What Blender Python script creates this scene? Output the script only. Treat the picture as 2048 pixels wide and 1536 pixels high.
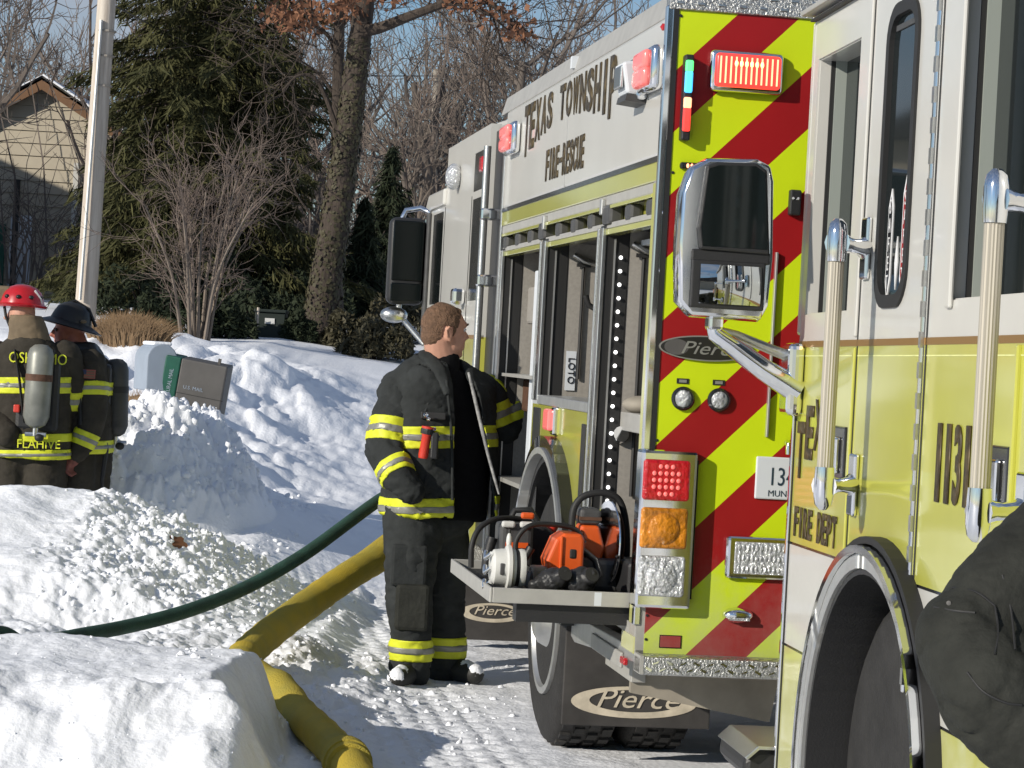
import bpy, bmesh, math, random
import numpy as np
from mathutils import Vector, Matrix, Euler
PI=math.pi
for o in list(bpy.data.objects): bpy.data.objects.remove(o)
S=bpy.context.scene; COL=S.collection
# ------------------------------------------------------------ camera, sky, sun, exposure
F=5000.0; CX,CY=1024.0,768.0; TILT=math.atan(.055); CAMH=1.6
PITCH=math.atan((CY-705)*math.cos(TILT)/F)
cam=bpy.data.cameras.new('camera'); camo=bpy.data.objects.new('camera',cam); COL.objects.link(camo)
cam.sensor_width=36; cam.lens=36*F/2048; cam.clip_start=.1; cam.clip_end=2000
camo.matrix_world=Matrix.Translation((0,0,CAMH))@Matrix.Rotation(PI/2-PITCH,4,'X')@Matrix.Rotation(TILT,4,'Z')
S.camera=camo
SUN_AZ=math.radians(50)      # left of straight behind the camera
SUN_EL=math.radians(21)
to_sun=Vector((-math.sin(SUN_AZ)*math.cos(SUN_EL),-math.cos(SUN_AZ)*math.cos(SUN_EL),math.sin(SUN_EL)))
W=bpy.data.worlds.new('World'); S.world=W; W.use_nodes=True
nt=W.node_tree; nt.nodes.clear()
sky=nt.nodes.new('ShaderNodeTexSky'); sky.sky_type='NISHITA'; sky.sun_disc=False
sky.sun_elevation=SUN_EL; sky.sun_rotation=math.atan2(to_sun.x,to_sun.y); sky.air_density=1.0; sky.dust_density=0.0; sky.ozone_density=4.0
tc=nt.nodes.new('ShaderNodeTexCoord'); mp=nt.nodes.new('ShaderNodeMapping'); mp.inputs['Scale'].default_value=(1.0,1.0,3.2)
nz=nt.nodes.new('ShaderNodeTexNoise'); nz.inputs['Scale'].default_value=5.5; nz.inputs['Detail'].default_value=7; nz.inputs['Roughness'].default_value=.58
rp=nt.nodes.new('ShaderNodeValToRGB'); rp.color_ramp.elements[0].position=.40; rp.color_ramp.elements[1].position=.66
rp.color_ramp.elements[0].color=(0,0,0,1); rp.color_ramp.elements[1].color=(.75,.75,.75,1)
mx=nt.nodes.new('ShaderNodeMix'); mx.data_type='RGBA'; mx.inputs[7].default_value=(4.6,4.9,5.6,1)
bg=nt.nodes.new('ShaderNodeBackground'); bg.inputs['Strength'].default_value=.085
wo=nt.nodes.new('ShaderNodeOutputWorld')
L=nt.links.new
L(tc.outputs['Generated'],mp.inputs['Vector']); L(mp.outputs['Vector'],nz.inputs['Vector']); L(nz.outputs['Fac'],rp.inputs['Fac'])
L(rp.outputs['Color'],mx.inputs[0]); L(sky.outputs['Color'],mx.inputs[6]); L(mx.outputs[2],bg.inputs['Color']); L(bg.outputs['Background'],wo.inputs['Surface'])
sl=bpy.data.lights.new('sun','SUN'); sl.energy=4.2; sl.angle=math.radians(.53); sl.color=(1.0,.93,.82)
so=bpy.data.objects.new('sun',sl); COL.objects.link(so); so.rotation_euler=to_sun.to_track_quat('Z','Y').to_euler(); so.location=to_sun*60
S.view_settings.view_transform='Standard'; S.view_settings.look='None'; S.view_settings.exposure=0.1; S.view_settings.gamma=1; S.view_settings.use_curve_mapping=False
S.render.engine='CYCLES'; S.cycles.use_denoising=True; S.cycles.max_bounces=8; S.cycles.transparent_max_bounces=12
S.cycles.caustics_reflective=False; S.cycles.caustics_refractive=False
# ------------------------------------------------------------ geometry of the view (pixel of the photograph -> place)
def ray(u,v):
    x=(u-CX)/F; y=-(v-CY)/F; c,s=math.cos(TILT),math.sin(TILT); x,y=c*x-s*y,s*x+c*y
    c,s=math.cos(PITCH),math.sin(PITCH); return Vector((x,c+s*y,-s+c*y))
def at(u,v,Y):
    r=ray(u,v); return r*(Y/r.y)+Vector((0,0,CAMH))
class Frame:
    def __init__(s,o,yaw):
        a=math.radians(yaw); s.o=Vector(o); s.f=Vector((-math.sin(a),math.cos(a),0)); s.r=Vector((math.cos(a),math.sin(a),0)); s.yaw=a
    def side(s,u,v,lx=0.0):
        r=ray(u,v); C=Vector((0,0,CAMH)); k=(s.o+s.r*lx-C).dot(s.r)/r.dot(s.r); p=C+k*r-s.o; return (p.dot(s.f),p.z-s.o.z)
    def rear(s,u,v,ly=0.0):
        r=ray(u,v); C=Vector((0,0,CAMH)); k=(s.o+s.f*ly-C).dot(s.f)/r.dot(s.f); p=C+k*r-s.o; return (p.dot(s.r),p.z-s.o.z)
    def world(s,x,y,z): return s.o+s.r*x+s.f*y+Vector((0,0,z))
# ------------------------------------------------------------ mesh helpers
def Vn(v): return Vector(v).normalized()
def basis(d):
    d=Vn(d); a=Vector((0,0,1)) if abs(d.z)<.9 else Vector((1,0,0)); x=d.cross(a).normalized(); return x,d.cross(x).normalized()
class MB:
    def __init__(s): s.v=[]; s.f=[]
    def add(s,vs,fs):
        o=len(s.v); s.v+= [tuple(p) for p in vs]; s.f+=[tuple(i+o for i in f) for f in fs]; return s
    def box(s,x0,x1,y0,y1,z0,z1):
        return s.add([(x0,y0,z0),(x1,y0,z0),(x1,y1,z0),(x0,y1,z0),(x0,y0,z1),(x1,y0,z1),(x1,y1,z1),(x0,y1,z1)],[(0,3,2,1),(4,5,6,7),(0,1,5,4),(1,2,6,5),(2,3,7,6),(3,0,4,7)])
    def prism(s,pts,ax,a,b):
        n=len(pts); m={'x':lambda p,t:(t,p[0],p[1]),'y':lambda p,t:(p[0],t,p[1]),'z':lambda p,t:(p[0],p[1],t)}[ax]
        return s.add([m(p,a) for p in pts]+[m(p,b) for p in pts],[tuple(range(n))[::-1],tuple(range(n,2*n))]+[(i,(i+1)%n,n+(i+1)%n,n+i) for i in range(n)])
    def tube(s,path,r,n=8,cap=True,flat=1.0):
        P=[Vector(p) for p in path]; k=len(P); R=r if isinstance(r,(list,tuple)) else [r]*k
        vs=[]; x=None
        for i in range(k):
            d=(P[min(i+1,k-1)]-P[max(i-1,0)]); d=d.normalized() if d.length>1e-9 else Vector((0,0,1))
            if x is None: x,y=basis(d)
            else:
                x=x-d*x.dot(d); x=x.normalized() if x.length>1e-6 else basis(d)[0]; y=d.cross(x)
            for j in range(n):
                a=2*PI*j/n; vs.append(P[i]+x*(math.cos(a)*R[i])+y*(math.sin(a)*R[i]*flat))
        fs=[(i*n+j,i*n+(j+1)%n,(i+1)*n+(j+1)%n,(i+1)*n+j) for i in range(k-1) for j in range(n)]
        if cap: fs+=[tuple(range(n))[::-1],tuple(range((k-1)*n,k*n))]
        return s.add(vs,fs)
    def lathe(s,prof,o,ax,n=24):
        o=Vector(o); d=Vn(ax); x,y=basis(d); k=len(prof); vs=[]
        for r,h in prof:
            for j in range(n):
                a=2*PI*j/n; vs.append(o+d*h+x*(r*math.cos(a))+y*(r*math.sin(a)))
        fs=[(i*n+j,i*n+(j+1)%n,(i+1)*n+(j+1)%n,(i+1)*n+j) for i in range(k-1) for j in range(n)]
        if prof[0][0]>1e-6: fs.append(tuple(range(n))[::-1])
        if prof[-1][0]>1e-6: fs.append(tuple(range((k-1)*n,k*n)))
        return s.add(vs,fs)
    def ball(s,c,r,n=12,m=8,rot=None):
        r=(r,r,r) if not isinstance(r,(tuple,list)) else r; c=Vector(c); vs=[]
        for i in range(m+1):
            t=PI*i/m
            for j in range(n):
                a=2*PI*j/n; p=Vector((r[0]*math.sin(t)*math.cos(a),r[1]*math.sin(t)*math.sin(a),r[2]*math.cos(t)))
                vs.append(c+(rot@p if rot else p))
        return s.add(vs,[(i*n+j,(i+1)*n+j,(i+1)*n+(j+1)%n,i*n+(j+1)%n) for i in range(m) for j in range(n)])
    def build(s,name,m,parent=None,smooth=None,bevel=0,seg=2,loc=None):
        me=bpy.data.meshes.new(name); me.from_pydata(s.v,[],s.f); return link(name,me,m,parent,smooth,bevel,seg,loc)
def link(name,me,m,parent=None,smooth=None,bevel=0,seg=2,loc=None,fix=True):
    if fix:
        b=bmesh.new(); b.from_mesh(me); bmesh.ops.remove_doubles(b,verts=b.verts,dist=1e-5); bmesh.ops.recalc_face_normals(b,faces=b.faces); b.to_mesh(me); b.free()
    if smooth is not None:
        me.shade_smooth(); me.set_sharp_from_angle(angle=math.radians(smooth))
    o=bpy.data.objects.new(name,me); COL.objects.link(o)
    if m is not None: me.materials.append(M[m] if isinstance(m,str) else m)
    if parent is not None: o.parent=parent
    if loc is not None: o.location=loc
    if bevel:
        bv=o.modifiers.new('bevel','BEVEL'); bv.width=bevel; bv.segments=seg; bv.limit_method='ANGLE'; bv.angle_limit=math.radians(40); bv.harden_normals=False
    return o
def Box(name,m,parent,x0,x1,y0,y1,z0,z1,bevel=0,seg=2,smooth=None):
    return MB().box(x0,x1,y0,y1,z0,z1).build(name,m,parent,bevel=bevel,seg=seg,smooth=smooth)
def tag(o,label=None,cat=None,group=None,kind=None):
    if label: o['label']=label
    if cat: o['category']=cat
    if group: o['group']=group
    if kind: o['kind']=kind
    return o
def thing(name,label,cat,loc=(0,0,0),rz=0,group=None):
    o=bpy.data.objects.new(name,None); COL.objects.link(o); o.location=loc; o.rotation_euler=(0,0,rz); o.empty_display_size=.2
    return tag(o,label,cat,group)
def copy_tree(o,parent=None):
    c=o.copy(); COL.objects.link(c)
    if parent is not None: c.parent=parent
    for ch in list(o.children): copy_tree(ch,c)
    return c
def holes(x0,x1,z0,z1,hs):
    """cells of a rectangle left over around rectangular openings"""
    xs=sorted({x0,x1}|{min(max(q,x0),x1) for h in hs for q in h[:2]}); zs=sorted({z0,z1}|{min(max(q,z0),z1) for h in hs for q in h[2:]})
    out=[]
    for i in range(len(xs)-1):
        for j in range(len(zs)-1):
            cx,cz=(xs[i]+xs[i+1])/2,(zs[j]+zs[j+1])/2
            if not any(h[0]<cx<h[1] and h[2]<cz<h[3] for h in hs): out.append((xs[i],xs[i+1],zs[j],zs[j+1]))
    return out
def grid_plate(cells,ax,a,b):
    """one welded plate (thickness a..b along ax) from rectangular cells sharing edges"""
    idx={}; me=MB(); C=set()
    xs=sorted({q for c in cells for q in c[:2]}); zs=sorted({q for c in cells for q in c[2:]})
    have={(c[0],c[2]) for c in cells}
    f={'x':lambda p,q,t:(t,p,q),'y':lambda p,q,t:(p,t,q)}[ax]
    for c in cells:
        i,j=xs.index(c[0]),zs.index(c[2])
        q=[(c[0],c[2]),(c[1],c[2]),(c[1],c[3]),(c[0],c[3])]
        me.add([f(*p,a) for p in q],[(0,1,2,3)]); me.add([f(*p,b) for p in q],[(3,2,1,0)])
        for (di,dj,e) in ((0,-1,(0,1)),(1,0,(1,2)),(0,1,(2,3)),(-1,0,(3,0))):
            ni,nj=i+di,j+dj
            if 0<=ni<len(xs)-1 and 0<=nj<len(zs)-1 and (xs[ni],zs[nj]) in have: continue
            p,r=q[e[0]],q[e[1]]; me.add([f(*p,a),f(*r,a),f(*r,b),f(*p,b)],[(0,1,2,3)])
    return me
def catmull(P,k=8):
    P=[Vector(p) for p in P]; P=[P[0]*2-P[1]]+P+[P[-1]*2-P[-2]]; o=[]
    for i in range(1,len(P)-2):
        for j in range(k):
            t=j/k; a,b,c,d=P[i-1],P[i],P[i+1],P[i+2]; o.append(.5*((2*b)+(c-a)*t+(2*a-5*b+4*c-d)*t*t+(3*b-a-3*c+d)*t**3))
    o.append(P[-2]); return o
def text(name,s,m,parent,size,M4,ext=.002,shear=0,sx=1.0,align='CENTER',bold=0,sp=1.0):
    cu=bpy.data.curves.new(name,'FONT'); cu.body=s; cu.size=size; cu.extrude=ext; cu.align_x=align; cu.align_y='CENTER'; cu.shear=shear; cu.offset=bold; cu.space_character=sp; cu.resolution_u=3
    o=bpy.data.objects.new(name,cu); COL.objects.link(o); dg=bpy.context.evaluated_depsgraph_get()
    me=bpy.data.meshes.new_from_object(o.evaluated_get(dg)); bpy.data.objects.remove(o); bpy.data.curves.remove(cu)
    me.transform(M4@Matrix.Diagonal((sx,1,1,1))); me.name=name; me.materials.clear()
    ob=bpy.data.objects.new(name,me); COL.objects.link(ob); me.materials.append(M[m]); ob.parent=parent; return ob
def frame4(o,x,y):
    x,y=Vn(x),Vn(y); z=x.cross(y); m=Matrix((x,y,z)).transposed().to_4x4(); m.translation=Vector(o); return m
def apply_mods(o):
    dg=bpy.context.evaluated_depsgraph_get(); dg.update(); me=bpy.data.meshes.new_from_object(o.evaluated_get(dg)); old=o.data; o.modifiers.clear(); o.data=me; bpy.data.meshes.remove(old); return o
# ------------------------------------------------------------ noise on arrays
def _h(i,j,k): 
    n=(i*374761393+j*668265263+k*1274126177)&0x7fffffff; n=((n^(n>>13))*1274126177)&0x7fffffff; return ((n^(n>>16))&0xffff)/65535.0
def vnoise(x,y,seed=0):
    xi=np.floor(x).astype(np.int64); yi=np.floor(y).astype(np.int64); fx=x-xi; fy=y-yi; fx=fx*fx*(3-2*fx); fy=fy*fy*(3-2*fy)
    a,b,c,d=_h(xi,yi,seed),_h(xi+1,yi,seed),_h(xi,yi+1,seed),_h(xi+1,yi+1,seed)
    return (a*(1-fx)+b*fx)*(1-fy)+(c*(1-fx)+d*fx)*fy
def fbm(x,y,o=4,seed=0,g=.5):
    s=0;a=1;t=0
    for i in range(o): s=s+a*(vnoise(x*2**i,y*2**i,seed+i*7)-.5); t+=a; a*=g
    return s/t*2
def worley(x,y,seed=0):
    xi=np.floor(x).astype(np.int64); yi=np.floor(y).astype(np.int64); d=np.full(x.shape,9.)
    for i in (-1,0,1):
        for j in (-1,0,1):
            px=xi+i+_h(xi+i,yi+j,seed); py=yi+j+_h(xi+i,yi+j,seed+11); d=np.minimum(d,np.hypot(px-x,py-y))
    return d
def sstep(a,b,x):
    t=np.clip((x-a)/(b-a),0,1); return t*t*(3-2*t)
# ------------------------------------------------------------ materials
M={}
def mat(name,col,rough=.6,metal=0.0,spec=.5,coat=0.0,bump=0.0,bscale=60,vary=0.0,vscale=8,emit=None,estr=0,trans=0,ior=1.45,detail=4,col2=None,stretch=None,crough=.06):
    m=bpy.data.materials.new(name); m.use_nodes=True; n=m.node_tree; b=n.nodes['Principled BSDF']
    b.inputs['Base Color'].default_value=(*col,1); b.inputs['Roughness'].default_value=rough; b.inputs['Metallic'].default_value=metal
    b.inputs['Specular IOR Level'].default_value=spec; b.inputs['Coat Weight'].default_value=coat; b.inputs['Coat Roughness'].default_value=crough
    b.inputs['Transmission Weight'].default_value=trans; b.inputs['IOR'].default_value=ior
    if emit: b.inputs['Emission Color'].default_value=(*emit,1); b.inputs['Emission Strength'].default_value=estr
    t=None
    if vary or bump or col2:
        t=n.nodes.new('ShaderNodeTexCoord')
        src=t.outputs['Object']
        if stretch:
            mm=n.nodes.new('ShaderNodeMapping'); mm.inputs['Scale'].default_value=stretch; n.links.new(src,mm.inputs['Vector']); src=mm.outputs['Vector']
    if vary or col2:
        z=n.nodes.new('ShaderNodeTexNoise'); z.inputs['Scale'].default_value=vscale; z.inputs['Detail'].default_value=detail; z.inputs['Roughness'].default_value=.6
        n.links.new(src,z.inputs['Vector'])
        r=n.nodes.new('ShaderNodeValToRGB'); r.color_ramp.elements[0].position=.3; r.color_ramp.elements[1].position=.7
        c2=col2 if col2 else tuple(min(1,c*(1+vary)) for c in col); c1=col if col2 else tuple(c*(1-vary) for c in col)
        r.color_ramp.elements[0].color=(*c1,1); r.color_ramp.elements[1].color=(*c2,1)
        n.links.new(z.outputs['Fac'],r.inputs['Fac']); n.links.new(r.outputs['Color'],b.inputs['Base Color'])
    if bump:
        z=n.nodes.new('ShaderNodeTexNoise'); z.inputs['Scale'].default_value=bscale; z.inputs['Detail'].default_value=5; n.links.new(src,z.inputs['Vector'])
        k=n.nodes.new('ShaderNodeBump'); k.inputs['Strength'].default_value=bump; k.inputs['Distance'].default_value=.02
        n.links.new(z.outputs['Fac'],k.inputs['Height']); n.links.new(k.outputs['Normal'],b.inputs['Normal'])
    M[name]=m; return m
mat('snow',(.86,.88,.92),.75,spec=.25,bump=.35,bscale=38,vary=.03,vscale=3)
mat('snow_dirty',(.80,.80,.80),.8,spec=.2,bump=.3,bscale=50,vary=.08,vscale=6)
mat('paint_white',(.57,.56,.52),.34,coat=.6,vary=.04,vscale=2.5,crough=.1)
mat('paint_lime',(.50,.50,.085),.28,coat=1.0,vary=.05,vscale=2.5,crough=.08)
mat('grime_lime',(.66,.68,.30),.75,vary=.14,vscale=14,col2=None)
mat('tape_lime',(.57,.71,.010),.38,spec=.4,bump=.05,bscale=240,vary=.04,vscale=3)
mat('tape_red',(.30,.010,.012),.38,spec=.4,bump=.05,bscale=240,vary=.07,vscale=3)
mat('gold',(.36,.20,.06),.4,metal=.6)
mat('letter_gold',(.022,.017,.010),.4,metal=.2,col2=(.12,.085,.035),vscale=26)
mat('chrome',(.82,.83,.85),.09,metal=1)
mat('chrome_dull',(.62,.62,.60),.3,metal=1,bump=.06,bscale=90)
mat('aluminium',(.60,.60,.58),.42,metal=.85,vary=.08,vscale=14)
mat('alu_paint',(.43,.42,.39),.5,metal=.3,vary=.08,vscale=12)
mat('grab_rail',(.40,.37,.31),.55,metal=.35,vary=.12,vscale=30,stretch=(1,1,.05))
mat('comp_grey',(.31,.29,.26),.6,vary=.12,vscale=70)
mat('black_rubber',(.018,.018,.018),.6)
mat('black_gloss',(.012,.012,.013),.2,coat=.5)
mat('black_plastic',(.022,.022,.023),.45,bump=.1,bscale=150)
mat('tyre',(.024,.023,.022),.8,bump=.3,bscale=60,vary=.3,vscale=8)
mat('flap',(.045,.042,.04),.75,vary=.3,vscale=6)
mat('flap_print',(.52,.46,.36),.7,vary=.2,vscale=18)
mat('under_tan',(.30,.27,.22),.75,vary=.2,vscale=5)
mat('glass_dark',(.010,.014,.015),.05,spec=.7)
mat('glass_mirror',(.008,.011,.011),.05,metal=0,spec=.45)
mat('mirror',(.55,.57,.57),.02,metal=1)
mat('lens_red',(.42,.006,.012),.14,coat=.6,emit=(1,.02,.03),estr=.06,bump=.6,bscale=55)
mat('lens_amber',(.55,.20,.012),.16,coat=.6,bump=.6,bscale=45,vary=.4,vscale=18)
mat('lens_clear',(.62,.63,.64),.12,coat=.6,metal=.45,bump=.9,bscale=60)
mat('led_red',(.6,.02,.02),.25,emit=(1,.06,.045),estr=1.3,coat=.5)
mat('led_hot',(.9,.4,.2),.3,emit=(1,.30,.16),estr=2.6)
mat('led_yel',(.9,.7,.3),.3,emit=(1,.72,.22),estr=2.6)
mat('led_pink',(.62,.16,.15),.25,emit=(1,.16,.14),estr=.55,coat=.5)
mat('led_green',(.1,.8,.2),.3,emit=(.12,1,.25),estr=1.2)
mat('led_blue',(.1,.45,.95),.3,emit=(.06,.5,1),estr=1.4)
mat('led_white',(.9,.9,.9),.3,emit=(1,.98,.95),estr=2.2)
mat('diamond_plate',(.52,.52,.50),.34,metal=.9,bump=.5,bscale=120,vary=.15,vscale=30)
mat('plate_white',(.62,.65,.68),.5)
mat('plate_ink',(.02,.04,.06),.5)
mat('badge_black',(.02,.02,.018),.3,coat=.4)
mat('silver',(.40,.40,.37),.4,metal=.6)
mat('hose_yellow',(.52,.37,.03),.75,col2=(.34,.29,.05),vscale=4,bump=.5,bscale=170,vary=.1)
mat('hose_green',(.022,.065,.045),.75,vary=.3,vscale=9,bump=.3,bscale=120)
mat('nomex',(.031,.034,.034),.86,spec=.2,vary=.22,vscale=9,bump=.35,bscale=22)
mat('nomex_tan',(.044,.039,.031),.88,spec=.2,vary=.25,vscale=9,bump=.35,bscale=24)
mat('shirt',(.009,.009,.010),.9,spec=.1)
mat('jacket_black',(.024,.025,.021),.78,spec=.25,vary=.25,vscale=12,bump=.3,bscale=40)
mat('lining',(.45,.45,.44),.8,col2=(.12,.12,.12),vscale=30)
mat('band_yellow',(.66,.70,.03),.55,vary=.10,vscale=20,emit=None)
mat('band_silver',(.26,.26,.23),.45,metal=.3,vary=.12,vscale=20)
mat('skin',(.50,.27,.19),.5,vary=.10,vscale=16,spec=.35)
mat('skin_red',(.42,.15,.11),.5,vary=.12,vscale=20)
mat('hair',(.15,.085,.05),.75,vary=.35,vscale=60,bump=.6,bscale=170)
mat('boot',(.02,.02,.018),.6)
mat('helmet_red',(.45,.012,.018),.3,coat=.5,vary=.12,vscale=10)
mat('helmet_black',(.014,.014,.014),.42,vary=.2,vscale=10)
mat('hood_tan',(.16,.12,.075),.85,vary=.2,vscale=14)
mat('tank',(.22,.225,.20),.42,metal=.25,vary=.18,vscale=12)
mat('tank_dark',(.045,.045,.042),.5,vary=.3,vscale=10)
mat('glove',(.20,.07,.055),.75,vary=.2,vscale=20)
mat('flashlight_red',(.60,.045,.025),.35,coat=.4)
mat('saw_orange',(.68,.10,.015),.38,coat=.3,vary=.06,vscale=16)
mat('saw_white',(.60,.60,.57),.4,vary=.08,vscale=16)
mat('saw_grey',(.06,.06,.06),.5,vary=.25,vscale=20)
mat('wood_pole',(.62,.56,.48),.85,col2=(.40,.34,.28),vscale=3.5,stretch=(6,6,.35),bump=.3,bscale=20)
mat('wood_grey',(.30,.27,.23),.85,vary=.2,vscale=6,stretch=(6,6,.4))
mat('bark',(.054,.041,.032),.92,vary=.45,vscale=5,bump=.8,bscale=14,stretch=(3,3,.7))
mat('bark_far',(.12,.10,.085),.92,vary=.3,vscale=2)
mat('twig',(.135,.112,.096),.9,vary=.3,vscale=1.2)
mat('twig_red',(.15,.115,.095),.9,vary=.3,vscale=1.5)
mat('twig_pale',(.19,.155,.125),.9,vary=.25,vscale=1.5)
mat('needle',(.030,.034,.014),.8,spec=.2,col2=(.088,.085,.034),vscale=3.5)
mat('needle_dark',(.018,.026,.016),.8,spec=.2,col2=(.04,.05,.026),vscale=2.5)
mat('ivy',(.038,.035,.016),.7,col2=(.070,.060,.030),vscale=6)
mat('oak_leaf',(.12,.05,.026),.8,col2=(.24,.11,.055),vscale=4)
mat('dry_grass',(.30,.20,.11),.85,col2=(.19,.12,.065),vscale=7)
mat('siding',(.44,.39,.30),.8,vary=.06,vscale=3)
mat('fascia',(.17,.09,.045),.75,vary=.15,vscale=5)
mat('roof_dark',(.06,.055,.05),.85)
mat('bin_green',(.010,.018,.014),.6)
mat('paper',(.6,.6,.58),.7)
mat('mail_green',(.012,.09,.06),.5,vary=.12,vscale=10)
mat('mail_grey',(.10,.095,.09),.6,vary=.12,vscale=8)
mat('mail_blue',(.30,.35,.42),.55,vary=.06,vscale=6)
mat('wire',(.10,.095,.085),.6)
mat('white_print',(.7,.7,.7),.6)
mat('orange_box',(.62,.18,.04),.6)
mat('rust',(.10,.05,.03),.8,vary=.3,vscale=30)
mat('flag_red',(.30,.09,.07),.8); mat('flag_blue',(.04,.05,.10),.8)
mat('channel_green',(.30,.33,.30),.5)
mat('glass_black',(.004,.006,.006),.12,spec=.3)

def salt_glare(name,z0,z1,col=(.62,.62,.58),amt=.6):  # salty film towards the bottom; on the lime it also paints in snow reflection
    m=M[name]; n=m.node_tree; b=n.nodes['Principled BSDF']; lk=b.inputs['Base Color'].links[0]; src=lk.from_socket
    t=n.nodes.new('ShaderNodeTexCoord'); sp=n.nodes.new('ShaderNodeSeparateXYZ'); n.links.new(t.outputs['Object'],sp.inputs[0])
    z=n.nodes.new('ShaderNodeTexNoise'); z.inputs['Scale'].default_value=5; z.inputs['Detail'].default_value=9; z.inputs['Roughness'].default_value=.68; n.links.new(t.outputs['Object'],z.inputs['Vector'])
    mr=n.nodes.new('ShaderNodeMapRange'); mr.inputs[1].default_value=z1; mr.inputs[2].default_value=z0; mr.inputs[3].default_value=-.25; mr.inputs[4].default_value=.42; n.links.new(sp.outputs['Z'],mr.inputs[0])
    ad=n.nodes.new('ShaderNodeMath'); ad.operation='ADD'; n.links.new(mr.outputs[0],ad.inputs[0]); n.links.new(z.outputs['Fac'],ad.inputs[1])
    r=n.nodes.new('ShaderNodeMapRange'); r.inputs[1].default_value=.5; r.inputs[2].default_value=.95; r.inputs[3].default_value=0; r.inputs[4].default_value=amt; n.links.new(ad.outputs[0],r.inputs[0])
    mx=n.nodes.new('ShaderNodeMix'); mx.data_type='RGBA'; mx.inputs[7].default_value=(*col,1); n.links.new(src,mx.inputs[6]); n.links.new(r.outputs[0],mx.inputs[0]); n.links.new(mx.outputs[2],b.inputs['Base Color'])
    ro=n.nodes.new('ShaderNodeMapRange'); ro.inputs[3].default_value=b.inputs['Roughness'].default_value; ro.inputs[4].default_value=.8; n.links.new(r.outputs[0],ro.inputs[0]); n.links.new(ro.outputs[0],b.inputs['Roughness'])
salt_glare('paint_lime',.35,1.5,(.60,.60,.40),.7); salt_glare('paint_white',.4,1.3,(.45,.44,.41),.6)
salt_glare('tape_lime',.5,1.2,(.42,.42,.34),.5); salt_glare('tape_red',.5,1.2,(.30,.20,.18),.45)
# ============================================================ THE GROUND: packed snow, ploughed banks
def ground_h(x,y):
    x=np.asarray(x,float); y=np.asarray(y,float)
    left=sstep(-.75,np.interp(y,[13,18,22,26],[-1.55,-1.6,-2.7,-2.9]),x) if False else np.clip((-.75-x)/(np.interp(y,[13,18,22,26],[.85,.85,1.9,2.1])),0,1)**1.3
    ramp=np.interp(y,[0,13,15,17.5,20,22,25,28,32,36,60,200],[0,0,.16,.40,.52,.84,1.36,1.50,1.66,1.90,2.3,3.0])
    far=np.interp(y,[0,15,19,22,25,30,36,60,200],[0,0,.20,.45,.85,1.38,1.9,2.3,3.0])
    h=ramp*left+far*(1-left)
    wob=fbm(x*.9,y*.9,3,3)*.12
    # far mound of ploughed snow beyond the street
    h=h+sstep(-.8,-1.5,x)*sstep(20.0,22.6,y)*sstep(30,26,y)*(.06+.24*fbm(x*1.1,y*.8,4,5))*sstep(-1.1,-2.6,x)
    # pile round the mailbox post
    r=((x+2.53)/.95)**2+((y-17.2)/1.2)**2
    pile=np.clip(1-r,0,1)**.95
    h=h+pile*.76*(1+.25*fbm(x*3,y*3,2,8))
    # bank along the near kerb (the two firefighters stand behind it)
    rim=-1.58+.10*fbm(y*1.3,x*.2,2,4)
    bx=np.clip((rim+.75-x)/1.45,0,1)**.85
    prof=np.interp(y+wob*.8,[11.6,12.3,12.38,12.62,12.75,13.3,13.9,14.3,14.8,15.3],[0,.10,.16,.34,.39,.50,.64,.66,.42,0])
    bank=prof*bx*(1+.14*fbm(x*2.2,y*2.2,3,9))
    h=np.maximum(h,bank)+np.minimum(h,bank)*.25
    # block of cut snow in the foreground
    edge=-.90+.12*fbm(y*3.2,x*3.2,4,12)
    kx=sstep(edge+.17,edge-.07,x)
    front=8.86+.16*fbm(x*2.6,x*0+2.2,4,14)
    ky=np.interp(y-front,[-.85,-.5,-.25,-.08,.04,.80,.98,1.25],[0,.10,.23,.325,.365,.40,.37,.08])
    blk=ky*kx*(1+.08*fbm(x*3,y*3,4,15))
    h=np.maximum(h,blk)
    # low rubble either side of the hoses, and a soft windrow by the camera
    rub=sstep(-.25,-.7,x)*sstep(9.9,10.6,y)*sstep(13.2,11.8,y)
    h=h+rub*(.05+.06*fbm(x*3,y*3,3,20))
    # tyre tracks running beside the parked engine
    u=x+.149*(y-9); trk=sstep(-.75,-.6,u)*sstep(.35,.2,u)*sstep(17,15,y)
    lug=(np.abs(((u*9)%1)-.5)<.2)*.012*(np.sin(y*42)>-.3)
    h=h-trk*lug*(vnoise(x*2,y*1.2,31)>.35)
    return h,pile,bank,blk,rub,left
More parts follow.
